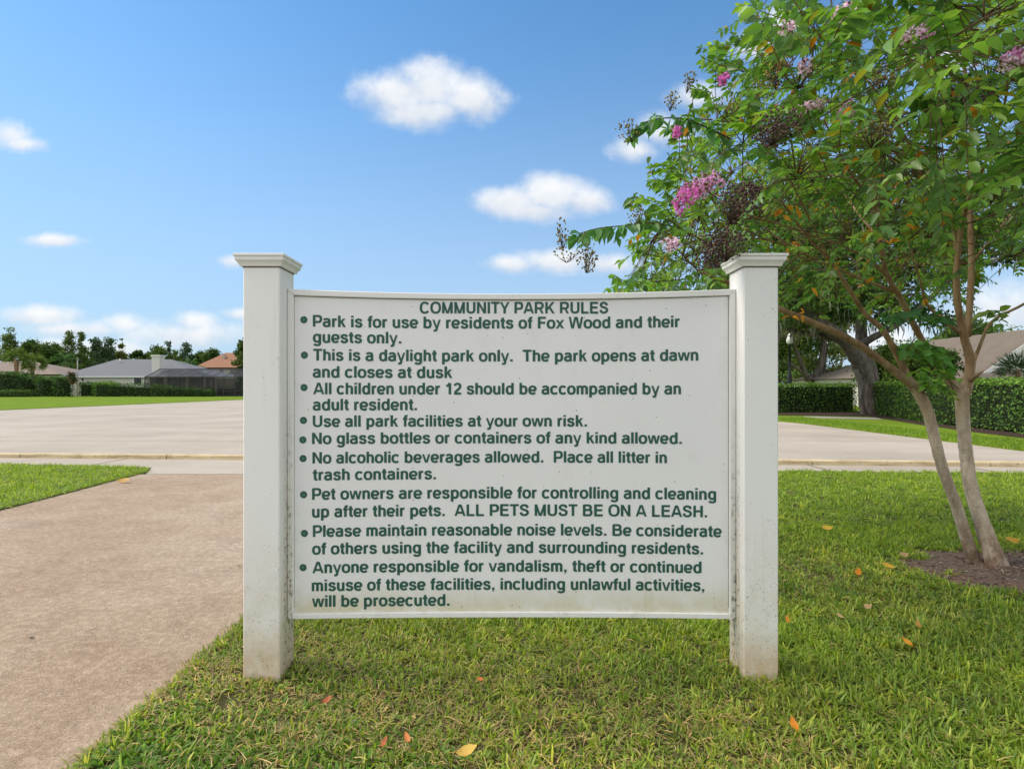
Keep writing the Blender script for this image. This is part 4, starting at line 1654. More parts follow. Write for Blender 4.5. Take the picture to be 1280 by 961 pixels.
def set_attr(o, col_list):
    me = o.data
    a = me.color_attributes.new('Col', 'FLOAT_COLOR', 'POINT')
    a.data.foreach_set('color', np.array(col_list, np.float32).ravel())


def seed_head(c, rx, rz, n, cols, dot):
    """a panicle: forked stalks tipped with round capsules"""
    mb = MB()
    stalks = MB()
    colv = []
    c = Vector(c)
    root = c + Vector((rc.normal() * .02, .03, -rz * .9))
    for k in range(n):
        q = rand_dirs(1, rc)[0] * rc.random() ** .45
        p = c + Vector((q[0] * rx, q[1] * rx, q[2] * rz))
        r = dot * rc.uniform(.75, 1.2)
        m = len(mb.v)
        mb.ball(p, r, 5, 3, 1.15)
        cc = np.array(cols[rc.integers(len(cols))]) * rc.uniform(.6, 1.4)
        colv += [(*cc, 1)] * (len(mb.v) - m)
        if k % 3 == 0:
            m = len(mb.v)
            mb.tube([root, root.lerp(p, .6) + Vector((0, 0, -.004)), p], [.0014, .001, .0007], 3, cap=False)
            colv += [(.07, .05, .025, 1)] * (len(mb.v) - m)
    o = mb.build('seed_head', M['seed'], crape)
    set_attr(o, colv)
    return o


DARK = [(.060, .026, .034), (.095, .042, .048), (.035, .018, .020), (.12, .065, .05)]
OLIVE = [(.24, .21, .07), (.18, .15, .05), (.28, .23, .08), (.15, .115, .045)]
BROWN = [(.34, .18, .06), (.26, .14, .05), (.20, .16, .05)]
for (px, py, d, rx, ry, n, cols, dot) in (
        (972, 160, 2.95, 27, 17, 150, DARK, .0062), (1200, 128, 3.0, 30, 24, 150, DARK, .0062), (1172, 142, 3.0, 16, 12, 50, DARK, .006),
        (922, 252, 2.98, 26, 24, 190, DARK, .0062), (944, 236, 2.98, 12, 10, 40, DARK, .006), (905, 300, 3.02, 28, 24, 170, DARK, .006), (888, 318, 3.0, 16, 14, 70, DARK, .006),
        (1098, 166, 2.9, 28, 18, 150, OLIVE, .0058), (1118, 150, 2.95, 24, 14, 90, OLIVE, .0055), (1104, 96, 2.9, 20, 14, 90, OLIVE, .0055),
        (976, 82, 2.8, 18, 28, 120, BROWN, .0055), (918, 135, 3.0, 26, 20, 110, OLIVE, .005), (955, 110, 3.0, 20, 16, 80, OLIVE, .005),
        (735, 322, 3.05, 16, 20, 90, OLIVE, .0055), (702, 292, 3.0, 10, 22, 55, OLIVE, .0055), (712, 318, 3.0, 22, 10, 34, OLIVE, .005), (786, 163, 2.98, 20, 13, 60, OLIVE, .005),
        (840, 125, 3.0, 12, 12, 44, OLIVE, .0048), (862, 101, 3.0, 9, 14, 44, OLIVE, .0048), (868, 300, 3.1, 12, 14, 50, OLIVE, .005), (795, 268, 3.2, 14, 16, 50, OLIVE, .005),
        (1000, 300, 3.1, 18, 12, 40, OLIVE, .005), (1140, 330, 3.5, 16, 12, 40, OLIVE, .005), (1240, 240, 3.3, 16, 14, 40, OLIVE, .005)):
    if cols is DARK:
        rx, ry, n = rx * 1.2, ry * 1.2, int(n * 1.5)
    if cols is DARK or px > 1050:
        d -= .5
        dot *= .86
    k = d / FPX
    seed_head(P(px, py, d), rx * k, ry * k, n, cols, dot)


def blossom(c, rx, rz, n, hue):
    m_ = n
    q = rand_dirs(m_, rc) * (rc.random((m_, 1)) ** .4)
    b = np.array(c)[None, :] + q * np.array([rx, rx, rz])
    col = np.array(hue)[None, :] * rc.uniform(.7, 1.25, (m_, 1))
    br = rc.random(m_) < .16
    col[br] = np.array([.16, .09, .04])
    return scatter('blossom', CARD_T, b, rand_dirs(m_, rc), rand_dirs(m_, rc), rc.uniform(.012, .022, m_), rc.uniform(.010, .018, m_), np.clip(col, 0, .9), M['petal'], crape)


PINK = (.88, .44, .76)
HOT = (.80, .24, .62)
PALE = (.86, .62, .74)
for (px, py, d, rx, ry, n, hue) in (
        (885, 228, 3.0, 17, 9, 190, PINK), (862, 242, 3.0, 14, 12, 170, HOT), (850, 256, 3.0, 7, 11, 80, HOT), (876, 240, 3.02, 12, 10, 90, PALE), (838, 305, 3.02, 11, 8, 110, PALE),
        (904, 100, 2.8, 6, 7, 70, HOT), (846, 166, 2.95, 5, 8, 60, HOT), (1056, 16, 2.5, 14, 10, 130, PALE), (1060, 140, 2.9, 12, 14, 120, PINK), (1026, 130, 2.95, 10, 7, 70, PALE),
        (1006, 84, 2.8, 9, 11, 80, PALE), (1010, 133, 2.9, 14, 6, 60, PALE), (1272, 68, 2.5, 16, 9, 150, PINK), (1262, 80, 2.5, 14, 6, 60, PALE), (1160, 35, 2.5, 12, 14, 90, PINK), (1140, 42, 2.5, 12, 8, 60, PALE), (985, 36, 2.6, 7, 9, 50, PALE)):
    if px < 1000:
        rx, ry, n = rx * 1.15, ry * 1.15, int(n * 1.3)
    d -= .22
    k = d / FPX
    blossom(P(px, py, d), rx * k, ry * k, n, hue)

# ------------------------------------------------------------------ fallen leaves
LEAF_SHAPE = [(0, 0), (.18, .16), (.42, .27), (.68, .22), (.88, .09), (1, 0)]


def fallen_leaf(px, py, size, col, label, yaw, z=.045, curl=.25, ctr=0.0):
    z = z + .012 if z > .04 else z
    c = G(px, py, z)
    size *= 1.15
    o = empty('fallen_leaf', c, label, 'leaf', 'fallen leaves on the lawn')
    bpy.data.objects.remove(o)
    mb = MB()
    ca, sa = math.cos(yaw), math.sin(yaw)
    vs, fs = [], []
    for (t, w) in LEAF_SHAPE:
        for sgn in (1, 0, -1):
            lx = (t - .5) * size
            ly = sgn * w * size * random.uniform(.75, 1.2)
            lz = (curl + .18) * size * ((t - .5) ** 2 * 1.6 + (abs(sgn) * w) * .9)
            dy_ = lx * sa + ly * ca
            vs.append((c.x + lx * ca - ly * sa, c.y + dy_, c.z + lz + dy_ * (.55 if z > .015 else 0)))
    for i in range(len(LEAF_SHAPE) - 1):
        for k in range(2):
            a = i * 3 + k
            fs.append((a, a + 3, a + 4, a + 1))
    mb.add(vs, fs, smooth=True)
    # stalk
    mb.tube([Vector(vs[1]) + Vector((0, 0, .001)), Vector(vs[1]) + Vector((-ca * size * .28, -sa * size * .28, .004))], [.0013, .0009], 4)
    o = mb.build('fallen_leaf', M['dead_leaf'])
    cols = []
    for i in range(len(mb.v)):
        f = .8 + .4 * random.random()
        cols.append((col[0] * f, col[1] * f * (.9 + .2 * random.random()), col[2] * f, 1))
    set_attr(o, cols)
    tag(o, label, 'leaf', 'fallen leaves on the lawn')
    return o


YEL, ORA, RUST, TAN = (.62, .38, .05), (.60, .22, .02), (.42, .12, .05), (.46, .30, .16)
fallen_leaf(583, 941, .068, (.66, .44, .10), 'big pale yellow leaf curled on the grass below the sign, nearest to the viewer', .3, .055, .35)
fallen_leaf(509, 922, .036, (.62, .22, .07), 'small orange leaf on the grass just left of the big yellow one', 2.2, .055)
fallen_leaf(480, 928, .034, RUST, 'small reddish leaf half sunk in grass beside the orange one under the sign', 1.2, .05)
fallen_leaf(409, 875, .036, RUST, 'small rust red leaf on the grass to the right of the left post foot', .6, .05)
fallen_leaf(993, 907, .046, ORA, 'bright orange leaf standing on edge in grass in front of the right post', 1.5, .06, .5)
fallen_leaf(600, 849, .030, (.58, .20, .06), 'tiny orange leaf in the worn turf under the middle of the panel', 2.8, .05)
fallen_leaf(1034, 661, .10, YEL, 'large yellow leaf on bright grass near the upper part of the right post', .1, .06, .3)
fallen_leaf(1073, 716, .068, ORA, 'orange leaf on the grass farther left of two before the mulch bed', .8, .055)
fallen_leaf(1110, 708, .075, YEL, 'yellow leaf at the left tip of the mulch bed', -.4, .05)
fallen_leaf(1130, 694, .07, TAN, 'tan leaf lying on the mulch at the left end of the bed', .2, .05)
fallen_leaf(1134, 803, .05, (.60, .27, .03), 'orange leaf on grass well in front of the mulch bed', 2.0, .055)
fallen_leaf(1085, 759, .052, TAN, 'tan curled leaf on grass between the right post and the mulch bed', .4, .055)
fallen_leaf(1148, 781, .042, (.50, .26, .07), 'brownish orange leaf on grass just below the bed edge', 1.0, .05)
fallen_leaf(985, 775, .042, ORA, 'orange leaf on the grass close against the right post', 1.3, .055)
fallen_leaf(1050, 770, .04, TAN, 'smaller pale tan leaf between the right post and the curled tan one', 2.4, .05)
fallen_leaf(1266, 676, .10, (.58, .34, .04), 'yellow orange leaf on grass behind the crape myrtle trunks', 0, .06, .2)
fallen_leaf(1249, 692, .07, (.50, .42, .12), 'pale yellow leaf leaning beside the thicker crape myrtle trunk', .9, .05)
fallen_leaf(155, 602, .15, (.55, .33, .10), 'big tan yellow leaf at the edge of the left lawn by the driveway', .1, .02, .3)
fallen_leaf(299, 707, .035, (.30, .22, .04), 'small olive leaf on the driveway beside the left post', .1, .006, .3)
fallen_leaf(40, 797, .028, (.03, .03, .04), 'small blackish leaf lying on the bare driveway concrete', .4, .005, .2)


# ------------------------------------------------------------------ background trees
def leaf_crown(name, blobs, n, size, cols, parent, rng, flat=.0, mat='far_leaf', shell=.35):
    """leaves through the volume of several lumps: (x, y, z, rx, ry, rz)"""
    vol = np.array([b[3] * b[4] * b[5] for b in blobs]) ** .7
    cnt = np.maximum((vol / vol.sum() * n).astype(int), 8)
    B, C_ = [], []
    for b, m in zip(blobs, cnt):
        q = rand_dirs(m, rng) * (rng.random((m, 1)) ** shell)
        wob = 1 + .28 * np.sin(q[:, 0:1] * 7 + b[0] * 3) * np.cos(q[:, 1:2] * 6 + b[2] * 2) + .15 * np.sin(q[:, 2:3] * 11)
        B.append(np.array(b[:3]) + q * wob * np.array(b[3:6]))
        tone = np.array(cols[rng.integers(len(cols))])
        C_.append(tone[None, :] * rng.uniform(.6, 1.45, (m, 1)))
    B, C_ = np.concatenate(B), np.concatenate(C_)
    m = len(B)
    nn = rand_dirs(m, rng) * .8 + np.array([0, 0, .7])
    dd = rand_dirs(m, rng)
    dd[:, 2] *= (1 - flat)
    return scatter(name, CARD_T, B, dd, nn, rng.uniform(.6, 1.4, m) * size, rng.uniform(.45, .9, m) * size, C_, M[mat], parent)


def crown_blobs(x, y, z0, z1, w, n, rng, shape='round'):
    out = []
    for k in range(n):
        t = rng.random()
        z = z0 + (z1 - z0) * t
        if shape == 'cone':
            r = w * (1 - t) ** .8 * .55 + w * .06
            s = w * (.62 - .36 * t)
        elif shape == 'sparse':
            r = w * (.25 + .5 * math.sin(math.pi * t))
            s = w * .58
        else:
            r = w * math.sqrt(max(.05, 1 - (2 * t - .9) ** 2)) * .72
            s = w * .42
        a = rng.uniform(0, 2 * np.pi)
        rr = r * math.sqrt(rng.random())
        s *= rng.uniform(.7, 1.25)
        out.append((x + rr * math.cos(a), y + rr * math.sin(a), z, s, s, s * rng.uniform(.55, .85)))
    return out


DOAK = [(.052, .105, .024), (.070, .125, .028), (.038, .078, .02), (.10, .145, .034)]
MOAK = [(.075, .13, .03), (.105, .165, .036), (.055, .10, .025)]
CYP = [(.105, .155, .04), (.13, .175, .045), (.08, .13, .036)]
BLU = [(.07, .12, .06), (.09, .14, .07), (.055, .10, .05)]
rt = np.random.default_rng(77)


def far_tree(px, ytop, ybot, wpx, d, label, shape='round', cols=DOAK, n=1500, blobs=14, name='broadleaf_tree', size=.42, group='trees behind the houses across the road'):
    base = P(px, HZ, d)
    base.z = 0
    zt = P(px, ytop, d).z
    zb = max(.6, P(px, ybot, d).z)
    w = wpx / 2 / FPX * d
    t = empty(name, base, label, 'tree', group)
    mb = MB()
    lean = rt.normal(0, .02) * zt
    tk = .28 if name == 'sapling' else 1.0
    mb.tube([base + Vector((0, 0, -.1)), base + Vector((lean * .4, 0, zb)), base + Vector((lean, 0, zt * .82))], [(.035 * zt ** .8 + .08) * tk, (.022 * zt ** .8 + .05) * tk, .03], 7, .06)
    for k in range(5):
        a = rt.uniform(0, 2 * math.pi)
        z = zb + (zt - zb) * rt.uniform(.05, .6)
        mb.tube([base + Vector((lean * z / zt, 0, z)), base + Vector((w * .6 * math.cos(a), w * .6 * math.sin(a), z + (zt - z) * .4))], [.1 * tk, .03 * tk], 5)
    mb.build('trunk', M['dark_bark'], t)
    leaf_crown('crown', crown_blobs(base.x, base.y, zb, zt - .25 * w * (shape == 'round'), w, int(blobs * 1.5), rt, shape), int(n * 2.4), size * 1.15, cols, t, rt)
    return t


TD = 135
far_tree(12, 411, 470, 34, 128, 'tall pale green cypress behind the cabbage palm at the far left', 'cone', CYP, 1700, 18, 'cypress_tree')
far_tree(-22, 424, 470, 40, 130, 'mid green broad tree just past the tall cypress at the left edge', cols=MOAK)
far_tree(38, 424, 476, 32, 132, 'dark dense oak right of the tall cypress behind the brown roof', n=1800)
far_tree(55, 428, 476, 36, 138, 'dark rounded oak between the other oak and the queen palm', n=1800)
far_tree(70, 428, 472, 26, 142, 'low dark oak above the queen palm fronds', n=1500)
far_tree(86, 416, 470, 16, 136, 'slender cypress with a thin ragged top behind the lamp pole', 'sparse', CYP, 1000, 22, 'cypress_tree', .36)
far_tree(101, 416, 472, 20, 137, 'slender taller cypress just right of the lamp pole', 'cone', CYP, 1300, 18, 'cypress_tree', .38)
far_tree(121, 422, 470, 26, 140, 'blue-green bushy cypress behind the left slope of the grey roof', 'round', BLU, 1700, 18, 'cypress_tree')
far_tree(137, 424, 466, 18, 142, 'thin gappy pine above the grey roof hip', 'sparse', BLU, 900, 20, 'pine_tree', .36)
far_tree(152, 424, 466, 17, 141, 'yellow-green narrow cypress with pointed crown above the grey roof', 'cone', [(.10, .13, .025), (.12, .15, .03)], 1300, 16, 'cypress_tree', .38)
far_tree(172, 437, 466, 22, 150, 'low dark tree peeping over the middle of the grey roof ridge', n=1200)
far_tree(186, 440, 466, 18, 152, 'dark small tree next to the chimney on its left', n=1000)
far_tree(200, 430, 466, 34, 146, 'broad olive-green tree rising behind the white chimney', cols=MOAK, n=2000)
far_tree(218, 436, 474, 22, 148, 'dark tree to the right of the white chimney', n=1500)
far_tree(211, 426, 460, 8, 150, 'wispy thin pine top standing over the tree by the chimney', 'sparse', BLU, 300, 9, 'pine_tree', .36)
far_tree(232, 431, 472, 18, 152, 'pale sparse pine between the chimney trees and the orange roof', 'sparse', BLU, 900, 18, 'pine_tree', .38)
far_tree(250, 438, 472, 20, 154, 'mid green tree behind the screened pool cage', cols=MOAK, n=1300)
far_tree(266, 434, 466, 28, 150, 'dark green oak left of the orange roof', n=1800)
far_tree(278, 443, 462, 14, 156, 'small dark tree touching the orange roof', n=700)
far_tree(306, 425, 486, 30, 92, 'dense dark tree partly hidden by the left sign post', cols=DOAK, n=2400, blobs=18, size=.34)
far_tree(346, 434, 486, 60, 110, 'dark tree behind the sign panel', n=2200, blobs=18)


bl = []
for k in range(420):
    px = rt.uniform(-60, 345) if k < 190 else rt.uniform(330, 960)
    top = np.interp(px, [-60, 60, 130, 165, 200, 260, 345, 960], [428, 428, 430, 440, 439, 441, 436, 428]) + rt.uniform(0, 9)
    d = rt.uniform(160, 176)
    py = rt.uniform(top + 6, 476)
    q = P(px, py, d)
    r = rt.uniform(1.6, 2.8)
    bl.append((q.x, q.y, q.z, r, r, r * .8))
tag(leaf_crown('treeline', bl, 62000, .75, DOAK + MOAK, None, rt), 'dark wooded line far behind the houses across the road', 'trees', kind='stuff')


def palm(px, ytop, ybase, d, label, kind):
    base = P(px, HZ, d)
    base.z = 0
    zc = P(px, ytop, d).z
    t = empty('palm_tree', base, label, 'tree')
    mb = MB()
    r = .26 if kind == 'fan' else .15
    mb.tube([base, base + Vector((.1, 0, zc * .5)), base + Vector((.05, 0, zc))], [r * 1.15, r, r * 1.1], 9, .08)
    mb.build('trunk', M['palm_bark'], t)
    c = base + Vector((.05, 0, zc))
    Bs, Ds, Ns, Ls, Ws, Cs = [], [], [], [], [], []
    nf = 26 if kind == 'fan' else 18
    ln = 1.9 if kind == 'fan' else 3.4
    for k in range(nf):
        a = rt.uniform(0, 2 * math.pi)
        e = rt.uniform(-.5, 1.3)
        d0 = np.array([math.cos(a) * math.cos(e), math.sin(a) * math.cos(e), math.sin(e)])
        m = 16
        for i in range(m):
            if kind == 'fan':
                p = np.array(c) + d0 * ln * .55
                dd = d0 + rt.normal(0, .55, 3) + np.array([0, 0, -.25])
                Ls.append(ln * .62)
                Ws.append(.14)
                Bs.append(p)
                Ds.append(dd)
                Ns.append(rt.normal(0, 1, 3))
                Cs.append(np.array([.14, .20, .05]) * rt.uniform(.6, 1.35))
            else:
                tt = (i + 1) / m
                p = np.array(c) + d0 * ln * tt + np.array([0, 0, -1.7 * tt * tt])
                for sg in (-1, 1):
                    s = np.cross(d0, [0, 0, 1.0])
                    s /= max(np.linalg.norm(s), .05)
                    Bs.append(p)
                    Ds.append(s * sg * .6 + d0 * .4 + np.array([0, 0, -.8]))
                    Ns.append(d0 + rt.normal(0, .3, 3))
                    Ls.append(.75)
                    Ws.append(.10)
                    Cs.append(np.array([.075, .15, .05]) * rt.uniform(.6, 1.4))
    scatter('crown', CARD_T, np.array(Bs), np.array(Ds), np.array(Ns), np.array(Ls), np.array(Ws), np.array(Cs), M['far_leaf'], t)


palm(20, 449, 480, 88, 'stout cabbage palm with a shaggy fan crown above the far left hedge', 'fan')
palm(40, 456, 480, 90, 'shorter yellow-green cabbage palm right of the stout one', 'fan')
palm(82, 450, 478, 112, 'queen palm with drooping feathery fronds beside the grey roof', 'feather')
palm(238, 456, 478, 118, 'small bushy palm between chimney trees and orange roof', 'feather')


# ------------------------------------------------------------------ hedges and shrubs
def hedge(name, label, foot, h, n, size, cols, rng, group=None, core=.25, cat='hedge', top=None):
    """foot: list of (x, y) polygon footprint; leaves cover its faces and top; solid dark filler block inside"""
    c = np.mean(np.array(foot), 0)
    t = empty(name, (float(c[0]), float(c[1]), 0), label, cat, group)
    F = np.array(foot)
    per = [(F[i], F[(i + 1) % len(F)]) for i in range(len(F))]
    Ls = np.array([np.linalg.norm(b - a) for a, b in per])
    sel = rng.choice(len(per), n, p=Ls / Ls.sum())
    u = rng.random(n)
    A = np.array([per[i][0] for i in sel])
    Bq = np.array([per[i][1] for i in sel])
    xy = A + (Bq - A) * u[:, None]
    z = rng.random(n) * h
    on_top = rng.random(n) < .35
    k = rng.random(n)
    xy2 = c + (xy - c) * np.sqrt(k)[:, None]
    # for the top: take a chord across the footprint
    j = rng.permutation(n)
    w = rng.random(n)[:, None]
    xy_top = xy * w + xy[j] * (1 - w)
    near = np.linalg.norm(xy - xy[j], axis=1) < max(2.5, 1.2 * h)
    on_top &= near | (len(F) > 6)
    xy[on_top] = xy_top[on_top]
    z[on_top] = h
    hh = 1.0
    if top is not None:
        hh = top(xy[:, 0], xy[:, 1])
        z = z * hh
    lump = .10 * h * (fbm(xy[:, 0] * 1.1 + z, xy[:, 1] * 1.1 + z * .7, 5) - .5)
    out = xy - c
    out /= np.maximum(np.linalg.norm(out, axis=1, keepdims=True), .01)
    pos = np.concatenate([xy + out * lump[:, None] + rng.normal(0, size * .8, (n, 2)), (z + rng.normal(0, size * .5, n) + on_top * lump)[:, None]], 1)
    col = np.array([cols[i] for i in rng.integers(0, len(cols), n)]) * rng.uniform(.55, 1.5, (n, 1))
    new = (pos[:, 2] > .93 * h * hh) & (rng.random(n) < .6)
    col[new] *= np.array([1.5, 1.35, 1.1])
    nn = np.concatenate([out * .8, np.full((n, 1), .6)], 1) + rng.normal(0, .55, (n, 3))
    scatter('foliage', CARD_T, pos, rand_dirs(n, rng), nn, rng.uniform(.7, 1.4, n) * size, rng.uniform(.4, .75, n) * size, np.clip(col, 0, .4), M['far_leaf'], t)
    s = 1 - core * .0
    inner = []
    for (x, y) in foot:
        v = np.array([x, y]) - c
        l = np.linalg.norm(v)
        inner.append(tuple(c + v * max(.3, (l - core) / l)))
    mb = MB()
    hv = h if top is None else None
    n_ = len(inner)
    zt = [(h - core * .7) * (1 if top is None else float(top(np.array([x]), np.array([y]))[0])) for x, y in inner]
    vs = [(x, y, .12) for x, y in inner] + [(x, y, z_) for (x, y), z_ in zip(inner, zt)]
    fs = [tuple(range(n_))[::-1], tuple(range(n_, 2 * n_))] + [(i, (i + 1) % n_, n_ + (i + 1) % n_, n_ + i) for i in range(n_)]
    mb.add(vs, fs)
    mb.build('core_block', M['hedge_core'], t)  # plain dark block put in so nothing shows through the leaves
    return t


HG = [(.085, .175, .034), (.11, .21, .04), (.06, .13, .028), (.14, .24, .05)]
rh = np.random.default_rng(3)
# right of the road: a long clipped hedge running towards the viewer, and the stretch beyond the oak
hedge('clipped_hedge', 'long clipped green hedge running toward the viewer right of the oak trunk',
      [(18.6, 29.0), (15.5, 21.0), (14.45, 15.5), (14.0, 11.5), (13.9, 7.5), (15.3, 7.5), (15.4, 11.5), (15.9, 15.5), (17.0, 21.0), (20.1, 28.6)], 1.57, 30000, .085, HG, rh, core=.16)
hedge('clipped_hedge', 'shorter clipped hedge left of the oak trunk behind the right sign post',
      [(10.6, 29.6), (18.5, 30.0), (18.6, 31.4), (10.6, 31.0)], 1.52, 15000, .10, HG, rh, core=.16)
mb = MB()
mb.prism([(10.6, 27.6), (13.6, 26.6), (16.6, 25.9), (14.6, 20.0), (13.55, 15.5), (13.1, 11.5), (13.0, 7.0), (15.5, 7.0), (15.6, 15), (19.6, 28), (19.8, 31.6), (10.6, 31.6)], -.02, .055)
tag(mb.build('mulch_strip', mat_soil('dark_mulch', (.028, .017, .012), (.075, .045, .032))), kind='structure')
mb = MB()
mb.prism([(13.4, 24.2), (15.4, 23.2), (15.9, 24.4), (13.4, 25.6)], -.02, .062)
tag(mb.build('path', M['road']), kind='structure')


def px_hedge(x0, x1, ytop, d, depth, label, name='hedge', n=2500, size=.22, cols=HG, top=None, core=.35, cat='hedge', ragged=0):
    a, b = P(x0, HZ, d), P(x1, HZ, d)
    h = P(x0, ytop, d).z
    foot = [(a.x, a.y), (b.x, b.y), (b.x, b.y + depth), (a.x, a.y + depth)]
    if cat == 'shrub':
        cx, cy = (a.x + b.x) / 2, a.y + depth / 2
        foot = [(cx + (b.x - a.x) / 2 * math.cos(q), cy + depth / 2 * math.sin(q)) for q in np.linspace(0, 2 * math.pi, 9)[:-1]]
        rx = (b.x - a.x) / 2
        top = lambda x, y: 1 - .30 * np.clip(((x - cx) / rx) ** 2, 0, 1.2)
    return hedge(name, label, foot, h, n, size, cols, rh, None, core, cat, top)


DH = [(.042, .10, .022), (.058, .125, .026), (.032, .078, .018)]
px_hedge(-30, 34, 466, 84, 4, 'large dark leafy shrub mass at the left edge below the cabbage palm', 'shrub', 2600, .26, DH, cat='shrub')
px_hedge(37, 66, 472, 84.5, 3.4, 'rounded dark shrub between the leafy mass and the garage wall', 'shrub', 1700, .24, DH, cat='shrub')
px_hedge(62, 80, 470, 84, 2.6, 'upright dark shrub against the white garage wall', 'shrub', 1200, .22, DH, cat='shrub')
px_hedge(-30, 30, 488, 82, 1.5, 'low light green hedge in front of the leafy mass at far left', 'hedge', 1800, .18, [(.06, .115, .028), (.075, .13, .03)])
px_hedge(93, 112, 478, 86, 2.2, 'small dark shrub right of the thin pole', 'shrub', 1000, .2, DH, cat='shrub')
px_hedge(110, 142, 478, 86, 2.6, 'taller bushy start of the long hedge below the grey roof', 'shrub', 1700, .22, HG, cat='shrub')
hx0, hx1 = P(120, HZ, 85).x, P(259, HZ, 85).x
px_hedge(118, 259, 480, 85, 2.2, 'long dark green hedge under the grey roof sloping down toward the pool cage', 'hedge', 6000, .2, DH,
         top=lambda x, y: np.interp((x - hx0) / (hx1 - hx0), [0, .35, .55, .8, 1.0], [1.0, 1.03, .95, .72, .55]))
px_hedge(257, 330, 484, 90, 1.4, 'low trimmed hedge in front of the screened pool cage', 'hedge', 2600, .16, DH)


# ------------------------------------------------------------------ houses across the road
def hip_roof(mb, x0, x1, y0, y1, ze, zr, rx0, rx1, over=.5, ry=None):
    x0, x1, y0, y1 = x0 - over, x1 + over, y0 - over, y1 + over
    ym = (y0 + y1) / 2 if ry is None else ry
    vs = [(x0, y0, ze), (x1, y0, ze), (x1, y1, ze), (x0, y1, ze), (rx0, ym, zr), (rx1, ym, zr),
          (x0, y0, ze - .18), (x1, y0, ze - .18), (x1, y1, ze - .18), (x0, y1, ze - .18)]
    mb.add(vs, [(0, 1, 5, 4), (1, 2, 5), (2, 3, 4, 5), (3, 0, 4), (6, 9, 8, 7)])
    return vs


def fascia(mb, x0, x1, y0, y1, ze, over=.5):
    a, b, c, d = x0 - over, x1 + over, y0 - over, y1 + over
    mb.box(a - .03, b + .03, c - .03, c, ze - .24, ze - .003)
    mb.box(a - .03, a, c, d, ze - .24, ze - .003)
    mb.box(b, b + .03, c, d, ze - .24, ze - .003)


def px_x(px, d):
    return (px - 640) / FPX * d


def px_z(py, d):
    return EYE + (HZ - py) / FPX * d


# grey-roofed house
D1 = 92
gh = empty('grey_roof_house', (px_x(160, D1), D1, 0), 'white single-storey house with broad grey hip roof and white chimney', 'house')
x0, x1 = px_x(79, D1), px_x(250, D1)
ze = px_z(470, D1)
mb = MB()
mb.box(x0, px_x(187, D1), D1, D1 + 13, 0, ze - .05)
mb.build('wall', M['wall_white'], gh)
mb = MB()
mb.box(px_x(187, D1), x1, D1 + 3.0, D1 + 12.9, 0, ze - .05)
mb.build('wall', M['wall_tan'], gh)
mb = MB()
hip_roof(mb, x0, x1, D1, D1 + 13, ze, px_z(449, D1 + 6), px_x(143, D1 + 6), px_x(212, D1 + 6))
roof = mb.build('roof', M['roof_grey'], gh)
mb = MB()
fascia(mb, x0, x1, D1, D1 + 13, ze)
mb.build('fascia', M['trim'], roof)
cx0, cx1 = px_x(191.5, D1 + 1), px_x(201.5, D1 + 1)
mb = MB()
mb.box(cx0, cx1, D1 + .6, D1 + 2.0, ze + .2, px_z(446, D1 + 1))
mb.box(cx0 - .1, cx1 + .1, D1 + .5, D1 + 2.1, px_z(446, D1 + 1), px_z(443.6, D1 + 1))
mb.build('chimney', M['wall_white'], roof)
mb = MB()
mb.tube([(px_x(150, D1 + 5), D1 + 5, px_z(452, D1 + 5)), (px_x(150, D1 + 5), D1 + 5, px_z(448.6, D1 + 5))], [.12, .12], 8)
mb.build('vent_pipe', M['trim'], roof)
for (a, b, ya, yb) in ((168, 177, 471, 480), (102.5, 105, 473, 476)):
    mb = MB()
    mb.box(px_x(a, D1), px_x(b, D1), D1 - .05, D1 + .05, px_z(yb, D1), px_z(ya, D1))
    w = mb.build('window', M['glass'], gh)
    mb = MB()
    for (q, r_, s_, u_) in ((a - .5, b + .5, ya - .5, ya), (a - .5, b + .5, yb, yb + .5), (a - .5, a, ya, yb), (b, b + .5, ya, yb)):
        mb.box(px_x(q, D1), px_x(r_, D1), D1 - .08, D1 + .02, px_z(u_, D1), px_z(s_, D1))
    mb.build('frame', M['trim'], w)
mb = MB()
mb.box(px_x(80, D1), px_x(91, D1), D1 - .06, D1 - .003, .02, px_z(480, D1))
mb.build('garage_door', M['trim'], gh)

# screened pool cage
D2 = 87
cage = empty('pool_screen_enclosure', (px_x(245, D2), D2, 0), 'dark screened pool cage with sloping mesh roof beside the grey-roofed house', 'pool enclosure')
xa, xb = px_x(181, D2), px_x(322, D2)
za, zt = px_z(471, D2), px_z(461.5, D2 + 5)
mb = MB()
N_ = 10
XS = [xa + (xb - xa) * i / N_ for i in range(N_ + 1)]
for x in XS:
    mb.bar((x, D2, 0), (x, D2, za), .09)
    xr = max(x, px_x(203, D2 + 5))
    mb.bar((x, D2, za), (xr, D2 + 4, zt), .09)
    mb.bar((xr, D2 + 4, zt), (xr, D2 + 9, zt), .07)
mb.bar((xa, D2, za), (xb, D2, za), .12)
mb.bar((px_x(203, D2 + 5), D2 + 4, zt), (xb, D2 + 4, zt), .1)
mb.bar((xa, D2, .9), (xb, D2, .9), .07)
mb.build('frame', M['bronze'], cage)
mb = MB()
mb.quad((xa, D2 + .06, .05), (xb, D2 + .06, .05), (xb, D2 + .06, za), (xa, D2 + .06, za))
mb.quad((xa, D2 + .06, za + .03), (xb, D2 + .06, za + .03), (xb, D2 + 4, zt + .03), (px_x(203, D2 + 5), D2 + 4, zt + .03))
mb.quad((px_x(203, D2 + 5), D2 + 4, zt + .03), (xb, D2 + 4, zt + .03), (xb, D2 + 9, zt + .03), (px_x(203, D2 + 5), D2 + 9, zt + .03))
mb.build('screen', M['screen'], cage)
